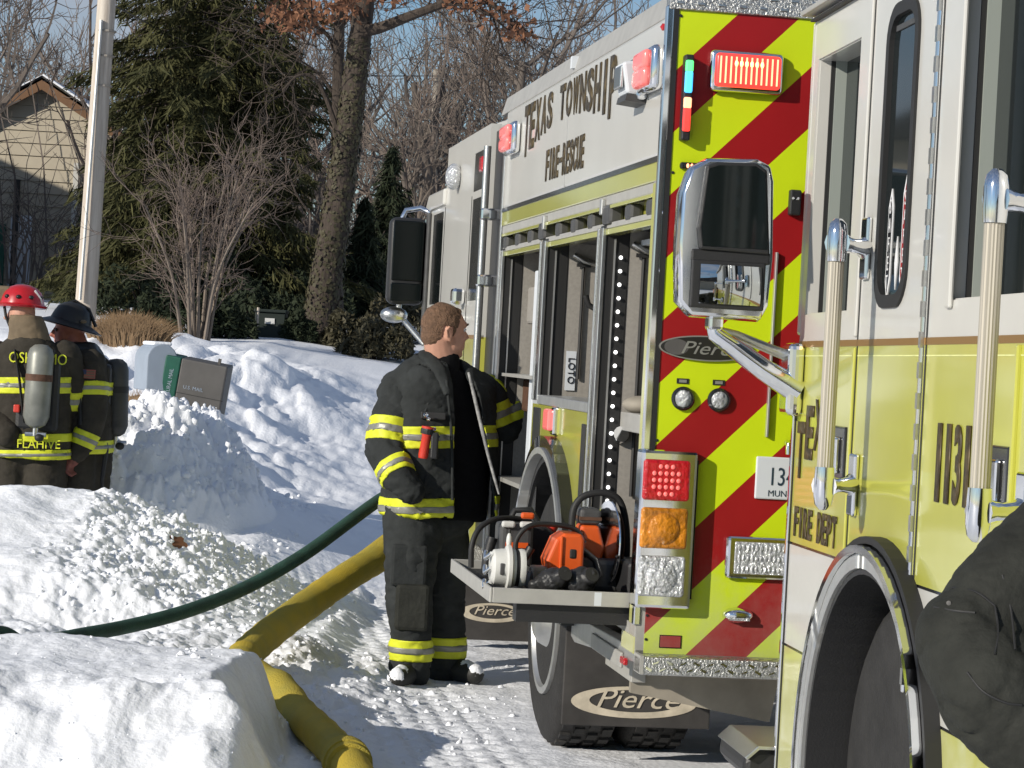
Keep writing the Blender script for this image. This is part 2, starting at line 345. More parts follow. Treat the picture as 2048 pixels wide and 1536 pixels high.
def snow_detail(x,y):
    h,pile,bank,blk,rub,left=ground_h(x,y)
    cl=.5-worley(x*9+.3*fbm(x*4,y*4,2,3),y*9,2); cl2=.5-worley(x*21,y*21,5); cl4=.5-worley(x*41,y*41,6)
    chunk=sstep(.05,.3,pile)+.9*sstep(.12,.3,bank)*sstep(-2.5,-1.9,x+.3*fbm(x*2,y*2,2,77))+.55*rub
    chunk=np.clip(chunk+.8*sstep(17.2,17.6,y)*sstep(20.5,19.6,y)*left*sstep(.42,.6,vnoise(x*1.2,y*1.6,41)),0,1)
    cl3=.5-worley(x*4.2,y*4.2,8); h=h+chunk*(1+.9*sstep(.05,.3,pile))*(cl*.055+cl2*.040+cl4*.016*sstep(16,15,y)+cl3*.05)
    cut=sstep(.03,.12,bank)*sstep(13.2,12.4,y)+sstep(.05,.2,blk)*sstep(9.1,8.9,y)
    h=h+np.clip(cut,0,1)*(.045*fbm(x*6,y*6,5,51,.6))
    wx=x+.22*fbm(x*1.7,y*1.7,3,5); wy=y+.3*fbm(x*1.5+9,y*1.5,3,6); bl=np.sqrt(np.clip(.40**2-worley(wx*1.5,wy*.95,17)**2,0,1))*(.35+.65*vnoise(x*1.3+4,y*1.1,19))
    h=h+sstep(18.5,20.5,y)*sstep(28,25,y)*(sstep(-1.5,-2.4,x)*(bl*.26+.10*fbm(x*2.0,y*1.6,4,23))+.04*fbm(x*2.2,y*3.2,4,24)+.022*(.5-worley(x*8,y*7,21)))
    near=sstep(24,12,y)
    h=h+near*(.010*fbm(x*6,y*6,4,61)+.006*(vnoise(x*26,y*26,62)-.5))+.03*fbm(x*1.3,y*1.3,3,63)*sstep(12,15,y)
    h=h+sstep(30,24,y)*sstep(17,19,y)*left*(.12*fbm(x*1.8,y*1.1,4,66)+.05*fbm(x*5,y*4,3,67))
    return h
def gz(x,y): return float(snow_detail(np.array([float(x)]),np.array([float(y)]))[0])
def axis(parts):
    o=[]
    for a,b,st in parts: o+=list(np.arange(a,b,st))
    return np.array(o+[parts[-1][1]])
xs=axis([(-160,-40,12),(-40,-10,2),(-10,-4.6,.3),(-4.6,-3.1,.045),(-3.1,-2.3,.018),(-2.3,-.75,.0105),(-.75,.6,.018),(.6,2.5,.05),(2.5,8,.3),(8,40,3),(40,160,12)])
ys=axis([(-30,4,2.),(4,7.6,.2),(7.6,8.3,.05),(8.3,12.2,.021),(12.2,14.8,.0115),(14.8,16.3,.03),(16.3,18.8,.017),(18.8,28,.08),(28,50,.5),(50,120,4),(120,300,20)])
GX,GY=np.meshgrid(xs,ys); GH=snow_detail(GX,GY)
nx,ny=len(xs),len(ys); co=np.stack([GX,GY,GH],-1).reshape(-1,3).astype(np.float32)
ii=(np.arange(ny-1)[:,None]*nx+np.arange(nx-1)[None,:]).reshape(-1)
fc=np.stack([ii,ii+1,ii+1+nx,ii+nx],1).astype(np.int32)
def np_mesh(name,co,fc):
    me=bpy.data.meshes.new(name); n=len(fc); k=fc.shape[1]
    me.vertices.add(len(co)); me.vertices.foreach_set('co',np.ascontiguousarray(co,np.float32).reshape(-1))
    me.loops.add(n*k); me.loops.foreach_set('vertex_index',np.ascontiguousarray(fc,np.int32).reshape(-1))
    me.polygons.add(n); me.polygons.foreach_set('loop_start',np.arange(0,n*k,k,dtype=np.int32)); me.update(calc_edges=True); return me
me=np_mesh('snow_ground',co,fc); me.shade_smooth(); g=link('snow_ground',me,'snow',fix=False)
tag(g,'packed and ploughed snow covering street, kerbs and yard','snow',kind='structure')
# loose lumps broken off the banks: nobody could count them
def lumps(name,label,pts,rs,seed):
    rng=random.Random(seed); b=MB()
    ico=[(0,0,1),(.894,0,.447),(.276,.851,.447),(-.724,.526,.447),(-.724,-.526,.447),(.276,-.851,.447),(.724,.526,-.447),(-.276,.851,-.447),(-.894,0,-.447),(-.276,-.851,-.447),(.724,-.526,-.447),(0,0,-1)]
    fi=[(0,1,2),(0,2,3),(0,3,4),(0,4,5),(0,5,1),(1,6,2),(2,7,3),(3,8,4),(4,9,5),(5,10,1),(2,6,7),(3,7,8),(4,8,9),(5,9,10),(1,10,6),(6,11,7),(7,11,8),(8,11,9),(9,11,10),(10,11,6)]
    for (x,y,z),r in zip(pts,rs):
        e=Euler((rng.random()*6,rng.random()*6,rng.random()*6)).to_matrix(); sc=(1,rng.uniform(.6,1.1),rng.uniform(.5,.9))
        b.add([Vector((x,y,z))+e@Vector([q[i]*sc[i]*r*rng.uniform(.75,1.25) for i in range(3)]) for q in ico],fi)
    me=bpy.data.meshes.new(name); me.from_pydata(b.v,[],b.f); o=link(name,me,'snow',fix=False,smooth=75); return tag(o,label,'snow',kind='stuff')
rng=random.Random(5)
def scatter(n,fx,fy,rmin,rmax,dens):
    P=[];R=[]
    X=np.array([rng.uniform(*fx) for _ in range(n)]); Y=np.array([rng.uniform(*fy) for _ in range(n)]); H=snow_detail(X,Y); D=dens(X,Y)
    for x,y,h,d in zip(X,Y,H,D):
        if rng.random()<d:
            r=rmin+(rmax-rmin)*rng.random()**2.5; P.append((x,y,h-r*.05)); R.append(r)
    return P,R
P_,R_=scatter(7000,(-2.6,-.8),(12.3,14.9),.004,.026,lambda x,y: np.clip(ground_h(x,y)[2]*1.6,0,1)*sstep(-2.5,-1.7,x))
lumps('snow_rubble','loose white lumps of snow along the kerb bank',P_,R_,1)
P_,R_=scatter(4200,(-3.6,-1.4),(15.9,19.4),.006,.045,lambda x,y: .15+.6*ground_h(x,y)[1])
lumps('snow_rubble','loose lumps of snow heaped round the mailbox',P_,R_,2)
P_,R_=scatter(1500,(-1.2,.1),(9.3,12.8),.004,.022,lambda x,y: .25+.6*ground_h(x,y)[4])
lumps('snow_rubble','small crumbs of snow scattered over the packed roadway',P_,R_,3)
P_,R_=scatter(160,(-1.95,-.75),(8.3,9.9),.003,.010,lambda x,y: .6+0*x)
lumps('snow_rubble','crumbs of snow on the cut block in the foreground',P_,R_,4)
# ============================================================ FIRE ENGINE AHEAD (open compartments, chevron rear)
o1=(at(1347,12,8.46)+at(1262,1325,8.46))/2; o1.z=0
T1=Frame(o1,8.5)
E1=thing('fire_engine','lime and white fire engine with red chevron rear, open side compartments and pulled-out tool tray','fire engine',o1,T1.yaw)
W1=2.48; BL=3.78
def sideframe(y,z,x=-.004): return frame4((x,y,z),(0,-1,0),(0,0,1))
def rearframe(x,z,y=-.004): return frame4((x,y,z),(1,0,0),(0,0,1))
def glyph_line(name,s,m,parent,cells,mk,ext=.0015):
    """each letter stretched into its own cell (a0,a1,z0,z1)"""
    for ch,(a0,a1,z0,z1) in zip(s,cells):
        if ch==' ': continue
        if ch in 'I1': c_,w_=(a0+a1)/2,(a1-a0)*(.19 if ch=='I' else .30); a0,a1=c_-w_,c_+w_
        t=text('letter',ch,m,parent,1,Matrix.Identity(4),0,bold=.034); me=t.data
        P=[v.co.copy() for v in me.vertices]; x0=min(p.x for p in P); x1=max(p.x for p in P); y0=min(p.y for p in P); y1=max(p.y for p in P)
        for v,p in zip(me.vertices,P): v.co=mk(a0+(a1-a0)*(p.x-x0)/(x1-x0+1e-6), z0+(z1-z0)*(p.y-y0)/(y1-y0+1e-6))
        t.name=name
        sol=t.modifiers.new('thick','SOLIDIFY'); sol.thickness=ext*2; sol.offset=0
# --- shell: upper body, core, floor, dividers
up=Box('upper_body','paint_white',E1,.0,W1,.012,BL,2.296,2.77,bevel=.012)
Box('pin_stripe','black_gloss',up,-.0015,.02,.03,BL-.004,2.278,2.297)
Box('lime_band','paint_lime',E1,.0005,.30,.012,BL,2.212,2.279,bevel=.004)
Box('door_header','alu_paint',E1,.006,.2,.1,BL,2.172,2.213,bevel=.006)
m=MB()
m.box(.66,W1,.02,BL,.62,2.30)                       # core behind the bays
m.box(.0,.66,.02,.115,.62,2.212)                    # rear corner pillar
m.build('body_core','comp_grey',E1,bevel=.004)
# bay dividers
for (y0,y1,z0) in ((1.0,1.11,.70),(2.36,2.50,1.40),(3.66,3.76,.62)):
    Box('divider','comp_grey',E1,.10,.66,y0,y1,z0,2.10)
    ed=Box('door_track','black_rubber',E1,.004,.10,y0-.004,y1-.01,z0,2.10,bevel=.004)
    Box('track_edge','chrome_dull',ed,-.008,.008,y0-.010,y0+.035,z0,2.09,bevel=.003)
    Box('track_lip','aluminium',ed,.040,.046,y0-.012,y0-.004,z0+.02,2.05)
    Box('track_groove','black_gloss',ed,-.004,.006,y0+.045,y1-.02,z0,2.09)
    Box('track_edge','chrome_dull',ed,-.008,.008,y1-.02,y1-.002,z0,2.09,bevel=.003)
led=None
for i in range(19):
    z=1.98-i*(1.98-1.06)/18
    MB().ball((.066,.985,z),(.0075,.006,.0075),8,6).build('led_dot','led_white',E1,smooth=60)
# shelf & floors
Box('bay_floor','aluminium',E1,-.004,.66,1.11,2.36,1.385,1.425,bevel=.004)
Box('bay_floor','alu_paint',E1,.0,.66,.115,1.0,.66,.70)
Box('bay_floor','alu_paint',E1,.0,.66,2.50,3.66,.62,.66)
# black rods and fittings inside the bays
for (y,x) in ((.993,.155),(2.352,.165)):
    r=MB(); r.tube([(x,y-.006,1.08 if y<1.5 else 1.50),(x,y-.006,2.00)],.0075,6); r.box(x-.03,x+.03,y-.02,y-.002,1.985,2.0); r.build('shelf_track','black_rubber',E1)
    MB().tube([(x-.045,y-.01,2.035),(x,y-.02,2.01),(x+.05,y-.01,2.0)],.012,8).build('bracket','chrome_dull',E1,smooth=50)
Box('bay_lamp','plate_white',E1,.14,.66,.125,.99,2.03,2.05)
# hooked tool and gear in the middle bay
h=MB(); h.tube([(.235,2.2,1.45),(.23,2.2,1.70),(.235,2.2,1.77),(.21,2.2,1.80),(.17,2.2,1.82),(.155,2.2,1.86)],.013,8); h.build('hook_tool','black_rubber',E1,smooth=50)
MB().prism([(.20,1.43),(.27,1.43),(.265,1.72),(.22,1.74)],'y',2.12,2.20).build('tool_pouch','black_plastic',E1,bevel=.008)
text('sticker_print','LOTO',"black_gloss",E1,.042,frame4((.134,2.348,1.535),(0,0,-1),(1,0,0)),.001)
Box('sticker','plate_white',E1,.112,.156,2.3515,2.355,1.45,1.62)
# gear in the rear bay and the front bay
g_=MB(); g_.prism([(.20,1.40),(.28,1.42),(.27,1.60),(.235,1.68),(.205,1.60)],'y',.6,.75); g_.build('dark_bag','black_plastic',E1,bevel=.02)
Box('side_shelf','alu_paint',E1,.10,.66,.55,.996,1.33,1.40,bevel=.004)
MB().ball((.16,.9,1.43),(.075,.09,.035),12,8).build('coiled_strap','under_tan',E1,smooth=60)
MB().lathe([(.0,-.02),(.03,-.02),(.034,.0),(.03,.03),(.0,.03)],(.10,.985,1.31),(0,-1,.2),14).build('latch_knob','chrome',E1,smooth=40)
rng=random.Random(3)
for i,(z0,z1,mm,yy) in enumerate(((.70,.98,'black_plastic',3.0),(1.02,1.30,'saw_grey',3.1),(1.32,1.48,'rust',3.2),(1.50,1.70,'plate_white',3.1),(1.74,1.92,'comp_grey',3.2),(1.56,1.66,'orange_box',2.9))):
    Box('gear_box',mm,E1,.12+.04*(i%2),.6,yy-.25,yy+.4,z0,z1,bevel=.015)
Box('gear_shelf','alu_paint',E1,.02,.66,2.5,3.66,.985,1.005); Box('gear_shelf','alu_paint',E1,.02,.66,2.5,3.66,1.485,1.50)
Box('air_pack_box','plate_white',E1,.06,.10,2.92,3.02,1.05,1.98,bevel=.006)
# --- rolled shutter brackets under the header
rail=Box('shutter_rail','paint_lime',E1,.004,.05,.13,BL-.04,2.062,2.084,bevel=.003)
Box('shutter_back','paint_lime',E1,.055,.07,.13,BL-.04,2.085,2.17)
Box('shutter_rail','paint_lime',E1,-.002,.012,.13,BL-.04,2.158,2.172,bevel=.002)
Box('shutter_lip','alu_paint',E1,.008,.05,.13,BL-.04,2.086,2.108,bevel=.003)
for i in range(10):
    y=.20+i*.385; w=.075 if i in (2,6) else .052
    Box('shutter_bracket','saw_grey',E1,-.006 if i in(2,6) else .002,.054,y-w,y+w,2.098,2.160 if i not in (2,6) else 2.176,bevel=.014)
for y in (1.05,2.43): Box('shutter_clip','aluminium',E1,-.012,.006,y-.02,y+.02,2.14,2.20,bevel=.004)
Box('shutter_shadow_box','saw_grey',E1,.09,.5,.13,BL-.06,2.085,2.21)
# --- lime wheel panel with arch, black fender rings
cx,cz,R=1.89,.56,.66
arc=[(cx+R*math.cos(t),cz+R*math.sin(t)) for t in np.linspace(0,PI,25)]
pan=[(2.495,.60),(2.495,1.384),(1.112,1.384),(1.112,.60)]+[(cx-R*math.cos(t),cz+R*math.sin(t)) for t in np.linspace(.06,PI-.06,25)]
MB().prism(pan,'x',.0,.03).build('wheel_panel','paint_lime',E1)
def ring(r0,r1,x0,x1,t0=0.0,t1=PI,n=28,c=(cx,cz)):
    b=MB(); ts=np.linspace(t0,t1,n)
    pts=[(c[0]-r1*math.cos(t),c[1]+r1*math.sin(t)) for t in ts]+[(c[0]-r0*math.cos(t),c[1]+r0*math.sin(t)) for t in ts[::-1]]
    k=len(pts)
    for i in range(n-1):
        q=[pts[i],pts[i+1],pts[k-2-i],pts[k-1-i]]; b.prism(q,'x',x0,x1)
    return b
ring(R-.005,R+.045,-.05,.0).build('fender_ring','black_gloss',E1,smooth=40)
ring(R-.03,R-.004,-.06,.03).build('fender_trim','aluminium',E1,smooth=40)
ring(R-.06,R-.031,-.02,.55).build('wheel_liner','black_plastic',E1,smooth=40)
# bottle doors either side of the wheel and the side marker
Box('slot_door','black_plastic',E1,-.006,.002,1.15,1.23,.92,1.34,bevel=.01)
Box('slot_door','black_plastic',E1,-.006,.002,2.26,2.44,.86,1.37,bevel=.01)
mk=Box('marker_light','led_pink',E1,-.035,.002,1.86,2.0,1.285,1.375,bevel=.012)
Box('marker_bezel','chrome',mk,-.022,.003,1.80,1.87,1.27,1.385,bevel=.008)
# --- skirt below
MB().prism([(.0,.575),(.0,.62),(1.24,.60),(1.24,.515),(1.16,.50)],'x',.0,.05).build('lower_skirt','aluminium',E1,bevel=.004)
Box('skirt_lip','paint_lime',E1,-.004,.03,.005,.22,.603,.66)
Box('skirt_step','alu_paint',E1,-.012,.0,.18,.75,.53,.585,bevel=.004)
Box('skirt_lamp','lens_red',E1,-.016,-.0,.10,.17,.55,.575,bevel=.004)
MB().prism([(2.5,.56),(2.5,.66),(BL,.66),(BL,.56)],'x',.0,.05).build('lower_skirt','paint_lime',E1,bevel=.004)
MB().prism([(.10,.40),(.62,.31),(.66,.55),(.10,.55)],'y',.52,.55).build('bracket_plate','under_tan',E1)
Box('bracket_end','alu_paint',E1,.095,.15,.50,1.0,.44,.56,bevel=.004)
Box('bracket_plate','under_tan',E1,.15,.9,.45,1.2,.47,.55)
# --- top rails
MB().prism([(.004,2.77),(.03,2.862),(.16,2.862),(.16,2.77)],'y',.01,BL+.25).build('roof_rail','alu_paint',E1,bevel=.004)
MB().prism([(.10,2.862),(.12,2.905),(.18,2.905),(.18,2.862)],'y',.9,2.7).build('ladder_rail','aluminium',E1)
Box('rail_bracket','plate_white',E1,-.004,.03,1.93,1.97,2.79,2.84)
Box('roof_deck','diamond_plate',E1,.16,W1,.01,BL,2.765,2.80)
# --- rear face
rear=Box('rear_panel','alu_paint',E1,.0,W1,.0,.02,.605,2.79)
def clip(poly,a,b,c):
    out=[]
    for i in range(len(poly)):
        p,q=poly[i],poly[(i+1)%len(poly)]; dp=a*p[0]+b*p[1]-c; dq=a*q[0]+b*q[1]-c
        if dp<=0: out.append(p)
        if (dp<0<dq) or (dq<0<dp): t=dp/(dp-dq); out.append((p[0]+t*(q[0]-p[0]),p[1]+t*(q[1]-p[1])))
    return out
x0,x1,xc=.03,W1-.03,W1/2; k=0
for half in (0,1):
    c=-.85
    ks=[2.552-.2122*i for i in range(-5,18)]
    for i in range(len(ks)-1):
        hi,lo=ks[i],ks[i+1]
        rect=[(x0,.607),(xc,.607),(xc,2.787),(x0,2.787)]
        p=clip(clip(rect,-1,1,hi),1,-1,-lo)          # lo < z-x < hi
        if len(p)<3: continue
        if half: p=[(W1-a,b) for a,b in p]
        MB().prism(p,'y',-.0015,.001).build('chevron_stripe','tape_red' if i%2==1 else 'tape_lime',rear)
Box('top_trim','diamond_plate',E1,-.004,W1,-.012,.05,2.788,2.872,bevel=.004)
tr=MB()
for i in range(34):
    for j in range(2):
        x=.03+i*.072+(.036 if j else 0); tr.box(x-.013,x+.013,-.016,-.011,2.806+j*.032,2.816+j*.032)
tag(tr.build('tread_bumps','chrome_dull',E1,bevel=.002),kind='stuff')
bp=Box('rear_step','diamond_plate',E1,.0,W1,-.10,.0,.545,.606,bevel=.006)
tr=MB()
for i in range(52):
    for j in range(2):
        x=.03+i*.047+(.023 if j else 0); s_=1 if (i+j)%2 else -1
        tr.add([(x-.012,-.1035,.563+j*.022-.005*s_),(x-.008,-.1035,.569+j*.022-.005*s_),(x+.012,-.1035,.569+j*.022+.004*s_),(x+.008,-.1035,.561+j*.022+.004*s_)],[(0,1,2,3)])
        tr.box(x-.010,x+.010,-.08+j*.035,-.072+j*.035,.606,.6085)
tag(tr.build('tread_bumps','chrome',bp),kind='stuff')
Box('step_end','alu_paint',bp,.0,.012,-.102,-.0,.548,.61)
# corner trims
Box('corner_trim','chrome',E1,-.012,.014,-.006,.026,.70,2.80,bevel=.005)
Box('corner_trim','paint_lime',E1,-.006,.008,.03,.10,.70,2.205,bevel=.004)
Box('corner_seal','black_rubber',E1,.014,.031,-.005,.004,1.30,2.785)
# tail lamp stack
ts=MB(); ts.box(-.022,.172,-.055,.04,.765,1.30); st=ts.build('tail_lamp_housing','chrome',E1,bevel=.012)
Box('housing_side','black_gloss',st,.1722,.176,-.045,.02,.80,1.27)
for (z0,z1,mm) in ((1.130,1.268,'lens_red'),(.968,1.106,'lens_amber'),(.806,.944,'lens_clear')):
    l=Box('tail_lens',mm,st,-.016,.146,-.068,-.03,z0,z1,bevel=.012,seg=3)
    c_=(.062,-.068,(z0+z1)/2)
    if mm=='lens_red':
        for i in range(5):
            for j in range(5):
                if (i-2)**2+(j-2)**2<7: MB().ball((c_[0]+(i-2)*.021,-.0685,c_[2]+(j-2)*.023),(.0075,.004,.008),8,6).build('led_dot','led_pink',l,smooth=60)
    else:
        MB().lathe([(.05,0),(.052,.004),(.04,.010),(.0,.014)],c_,(0,-1,0),24).build('bulb_dome',mm,l,smooth=50)
# big warning light
def warn_light(x0,x1,z0,z1,y,parent):
    b=Box('warning_bezel','chrome',parent,x0,x1,y-.035,y,z0,z1,bevel=.03,seg=4,smooth=40)
    m=.014; l=Box('warning_lens','led_red',b,x0+m,x1-m,y-.058,y-.03,z0+m,z1-m,bevel=.022,seg=4,smooth=40)
    n=12; q=MB(); q2=MB()
    for i in range(n):
        x=x0+.03+(x1-x0-.06)*i/(n-1)
        q.box(x-.0026,x+.0026,y-.0605,y-.056,z0+.026,z1-.026)
        if 2<i<9: q2.ball((x,y-.060,z0+.66*(z1-z0)),(.006,.003,.011),8,6)
    tag(q.build('lens_rib','led_hot',l),kind='stuff'); tag(q2.build('hot_spot','led_yel',l,smooth=60),kind='stuff')
    return b
warn_light(.142,.398,2.520,2.662,.0,E1)
# vertical light stick
b=Box('light_stick','black_plastic',E1,.052,.083,-.045,.0,2.345,2.635,bevel=.006)
Box('stick_lens','led_green',b,.0535,.0805,-.055,-.04,2.575,2.615,bevel=.006); Box('stick_lens','led_blue',b,.0535,.0805,-.0555,-.04,2.505,2.578,bevel=.006)
Box('stick_lens','led_red',b,.0535,.0805,-.055,-.04,2.375,2.455,bevel=.006); Box('stick_lens','led_hot',b,.0535,.0805,-.0555,-.04,2.452,2.490,bevel=.006)
# small lamp by the mirror, catch and grab loop
b=Box('marker_lamp','black_gloss',E1,.06,.125,-.02,.0,2.25,2.275,bevel=.008)
for x in (.086,.1): MB().ball((x,-.021,2.2625),(.005,.004,.008),8,6).build('led_dot','led_hot',b,smooth=60)
MB().tube([(.062,-.005,2.11),(.055,-.05,2.10),(.052,-.055,1.99),(.055,-.05,1.91),(.075,-.004,1.90)],.008,8).build('grab_loop','chrome',E1,smooth=50)
x,z=T1.rear(1587,405); b=Box('reverse_camera','black_plastic',E1,x-.02,x+.02,-.03,.0,z-.045,z+.042,bevel=.006)
for q in (-.009,.009): MB().ball((x+q,-.03,z+.012),.005,8,6).build('led_dot','lens_clear',b,smooth=60)
# oval maker's badge
def oval(cx_,cz_,a,b_,y0,y1,n=40): return MB().prism([(cx_+a*math.cos(2*PI*i/n),cz_+b_*math.sin(2*PI*i/n)) for i in range(n)],'y',y0,y1)
bx,bz=T1.rear(1412,697)
ov=oval(bx,bz,.165,.043,-.012,.0).build('oval_badge','silver',E1,smooth=30)
oval(bx,bz,.160,.0385,-.0135,-.010).build('badge_face','badge_black',ov)
text('badge_print','Pierce','silver',ov,.062,rearframe(bx+.012,bz-.002,-.0145),.001,shear=.35,sx=1.35)
oval(bx-.105,bz,.042,.027,-.0145,-.013).build('badge_swoosh','mail_grey',ov)
# work lamps with labels
for (u,v) in ((1365,797),(1437,800)):
    x,z=T1.rear(u,v); l=MB().lathe([(.04,0),(.041,.012),(.034,.02),(.03,.014)],(x,0,z),(0,-1,0),24).build('work_lamp','black_gloss',E1,smooth=40)
    MB().lathe([(.031,.012),(.026,.019),(.0,.022)],(x,0,z),(0,-1,0),20).build('lamp_lens','lens_clear',l,smooth=50)
    p=Box('lamp_plate','black_plastic',E1,x-.024,x+.018,-.004,.0,z+.05,z+.068); Box('plate_print','silver',p,x-.016,x+.010,-.0052,-.0038,z+.054,z+.064)
for (u,v) in ((1362,32),(1345,345),(1305,880),(1280,1230),(1281,1278),(1345,30)):
    x,z=T1.rear(u,v); MB().lathe([(.005,0),(.005,.003),(.0,.004)],(max(x,.036),-.0012,z),(0,-1,0),10).build('screw','black_plastic',E1)
# hatch outline, number plate, backup lamp, reflector, handle lamp
x0_,z0_=T1.rear(1553,490); Box('hatch_handle','aluminium',E1,x0_-.004,x0_+.004,-.02,.0,1.36,1.99,bevel=.002)
x,z=T1.rear(1512,912); pl=Box('number_plate','plate_white',E1,x,x+.305,-.012,-.002,z-.145,z,bevel=.006)
text('plate_digits','134','plate_ink',pl,.088,rearframe(x+.09,z-.070,-.0125),.001,sx=.72)
text('plate_small_print','MUN  ICIPAL','plate_ink',pl,.03,rearframe(x+.13,z-.125,-.0125),.0008)
text('plate_small_print','Michigan','plate_ink',pl,.018,rearframe(x+.15,z-.02,-.0125),.0008)
MB().tube([(x+.105,-.004,z+.05),(x+.105,-.035,z+.045),(x+.105,-.035,z+.012)],.012,10).build('plate_lamp','chrome',E1,smooth=50)
x,z=T1.rear(1450,1070); b=Box('backup_lamp','chrome',E1,x,x+.29,-.03,.0,z-.145,z,bevel=.02,seg=3)
for i in range(3):
    q=MB()
    for j in range(14): q.ball((x+.045+j*.0155,-.034,z-.038-i*.036),(.007,.005,.012),8,6)
    tag(q.build('lamp_facets','lens_clear',b,smooth=60),kind='stuff')
Box('lamp_window','lens_clear',b,x+.03,x+.265,-.035,-.028,z-.128,z-.018,bevel=.008)
x,z=T1.rear(1475,1230); MB().ball((x,-.004,z),(.055,.035,.027),20,10).build('step_lamp','chrome',E1,smooth=60)
Box('lamp_lens','lens_clear',E1,x-.035,x+.035,-.036,-.02,z-.016,z-.006)
x,z=T1.rear(1340,1283); b=Box('reflector','black_gloss',E1,x-.038,x+.038,-.004,.0,z-.022,z+.022); Box('reflector_face','tape_red',b,x-.035,x+.035,-.0055,-.003,z-.019,z+.019)
Box('side_strip','alu_paint',E1,.505,.56,-.014,-.001,.62,1.05)
# --- writing on the side
ys_=np.linspace(3.19,.90,15)
cells=[]
for i in range(14):
    a0,a1=ys_[i]-.012,ys_[i+1]+.012; tm=(i+.5)/14*2-1
    cells.append((a0,a1,2.592-.105*abs(tm)**2.2,2.742))
glyph_line('letter','TEXAS TOWNSHIP','letter_gold',E1,cells,lambda a,z:(-.0025,a,z))
ys_=np.linspace(2.49,1.53,12)
glyph_line('letter','FIRE-RESCUE','letter_gold',E1,[(ys_[i]-.006,ys_[i+1]+.006,(2.352 if i!=4 else 2.41),(2.488 if i!=4 else 2.43)) for i in range(11)],lambda a,z:(-.0025,a,z))
# --- side lamps on the upper body
def side_red(y0,y1,z0,z1):
    b=Box('warning_bezel','chrome',E1,-.045,.0,y0,y1,z0,z1,bevel=.02,seg=3,smooth=40)
    zc=(z0+z1)/2
    for (a,c_) in ((z0+.015,zc+.004),(zc-.004,z1-.015)): Box('warning_lens','led_pink',b,-.07,-.035,y0+.03,y1-.03,a,c_,bevel=.02,seg=3,smooth=40)
    return b
side_red(.045,.30,2.52,2.675); side_red(3.28,3.58,2.535,2.685)
sc=Box('scene_lamp','chrome',E1,-.04,.0,.305,.50,2.51,2.665,bevel=.012)
MB().prism([(.0,2.52),(-.07,2.53),(-.09,2.64),(.0,2.655)],'y',.33,.49).build('lamp_body','plate_white',sc,bevel=.01)
Box('lamp_face','chrome_dull',sc,-.094,-.08,.35,.47,2.55,2.63,bevel=.006)
MB().prism([(.0,2.497),(-.075,2.505),(-.07,2.528),(.0,2.525)],'y',.33,.50).build('lamp_hood','saw_grey',sc)
MB().lathe([(.012,0),(.013,.01),(.0,.018)],(0,.07,2.735),(-1,0,0),12).build('clearance_lamp','lens_red',E1,smooth=50)
Box('panel_seam','aluminium',E1,-.001,.002,1.972,1.978,2.30,2.77)
# ---------------- wheels
def wheel(parent,x0,x1,y,z,r,name='wheel',rim=True,n=40,rimside=-1):
    w=x1-x0; t=MB().lathe([(r*.60,.01*w),(r*.9,.0),(r*.975,.06*w),(r,.14*w),(r,.86*w),(r*.975,.94*w),(r*.9,w),(r*.6,w*.99)],(x0,y,z),(1,0,0),n).build(name,'tyre',parent,smooth=40)
    q=MB(); k=36
    for i in range(k):
        a=2*PI*i/k
        for j,xx in enumerate((.20,.40,.62,.82)):
            aa=a+(PI/k if j%2 else 0); c,s_=math.cos(aa),math.sin(aa); p=Vector((x0+xx*w,y+c*r,z+s_*r)); t_=Vector((0,-s_,c)); nrm=Vector((0,c,s_)); wx=.075*w
            vs=[]
            for hh in (-.004,.010):
                for (e,f) in ((-1,-1),(1,-1),(1,1),(-1,1)): vs.append(p+nrm*hh+t_*(e*.026)+Vector((f*wx,0,0)))
            q.add(vs,[(0,1,2,3),(7,6,5,4),(0,4,5,1),(1,5,6,2),(2,6,7,3),(3,7,4,0)])
    tag(q.build('tread','tyre',t),kind='stuff')
    if rim:
        xo=x0 if rimside<0 else x1; d=(rimside,0,0)
        rm=MB().lathe([(r*.62,-.01),(r*.62,.012),(r*.57,.014),(r*.54,-.02),(r*.48,-.05),(r*.30,-.05),(r*.26,-.01),(r*.22,.03),(r*.16,.05),(0,.055)],(xo,y,z),d,n).build('rim','aluminium',t,smooth=35)
        for i in range(10):
            a=2*PI*i/10; MB().lathe([(.017,-.05),(.017,-.015),(.0,-.008)],(xo,y+r*.40*math.cos(a),z+r*.40*math.sin(a)),d,6).build('wheel_nut','chrome',rm)
    return t
wheel(E1,.01,.28,1.89,.525,.525); wheel(E1,.31,.58,1.89,.525,.525,rim=False)
wheel(E1,W1-.28,W1-.01,1.89,.525,.525,rim=False)
wheel(E1,.03,.33,5.75,.525,.525); wheel(E1,W1-.33,W1-.03,5.75,.525,.525,rim=False)
MB().tube([(.3,1.89,.52),(W1-.3,1.89,.52)],.09,10).build('axle','black_plastic',E1)
# mud flaps with the maker's oval
def flap(x0,x1,y,z0,z1,cx_,cz_,a,b_,ts):
    f=Box('mud_flap','flap',E1,x0,x1,y,y+.015,z0,z1,bevel=.004)
    rg=MB(); n=48
    for i in range(n):
        t0,t1=2*PI*i/n,2*PI*(i+1)/n
        rg.add([(cx_+a*math.cos(t0),y-.003,cz_+b_*math.sin(t0)),(cx_+a*math.cos(t1),y-.003,cz_+b_*math.sin(t1)),(cx_+a*.02+a*.73*math.cos(t1),y-.003,cz_+b_*.08+b_*.70*math.sin(t1)),(cx_+a*.02+a*.73*math.cos(t0),y-.003,cz_+b_*.08+b_*.70*math.sin(t0))],[(0,1,2,3)])
    rg.build('oval_print','flap_print',f)
    text('flap_print','Pierce','flap_print',f,ts,rearframe(cx_+.01,cz_+.01,y-.003),.001,shear=.35,sx=1.25)
    return f
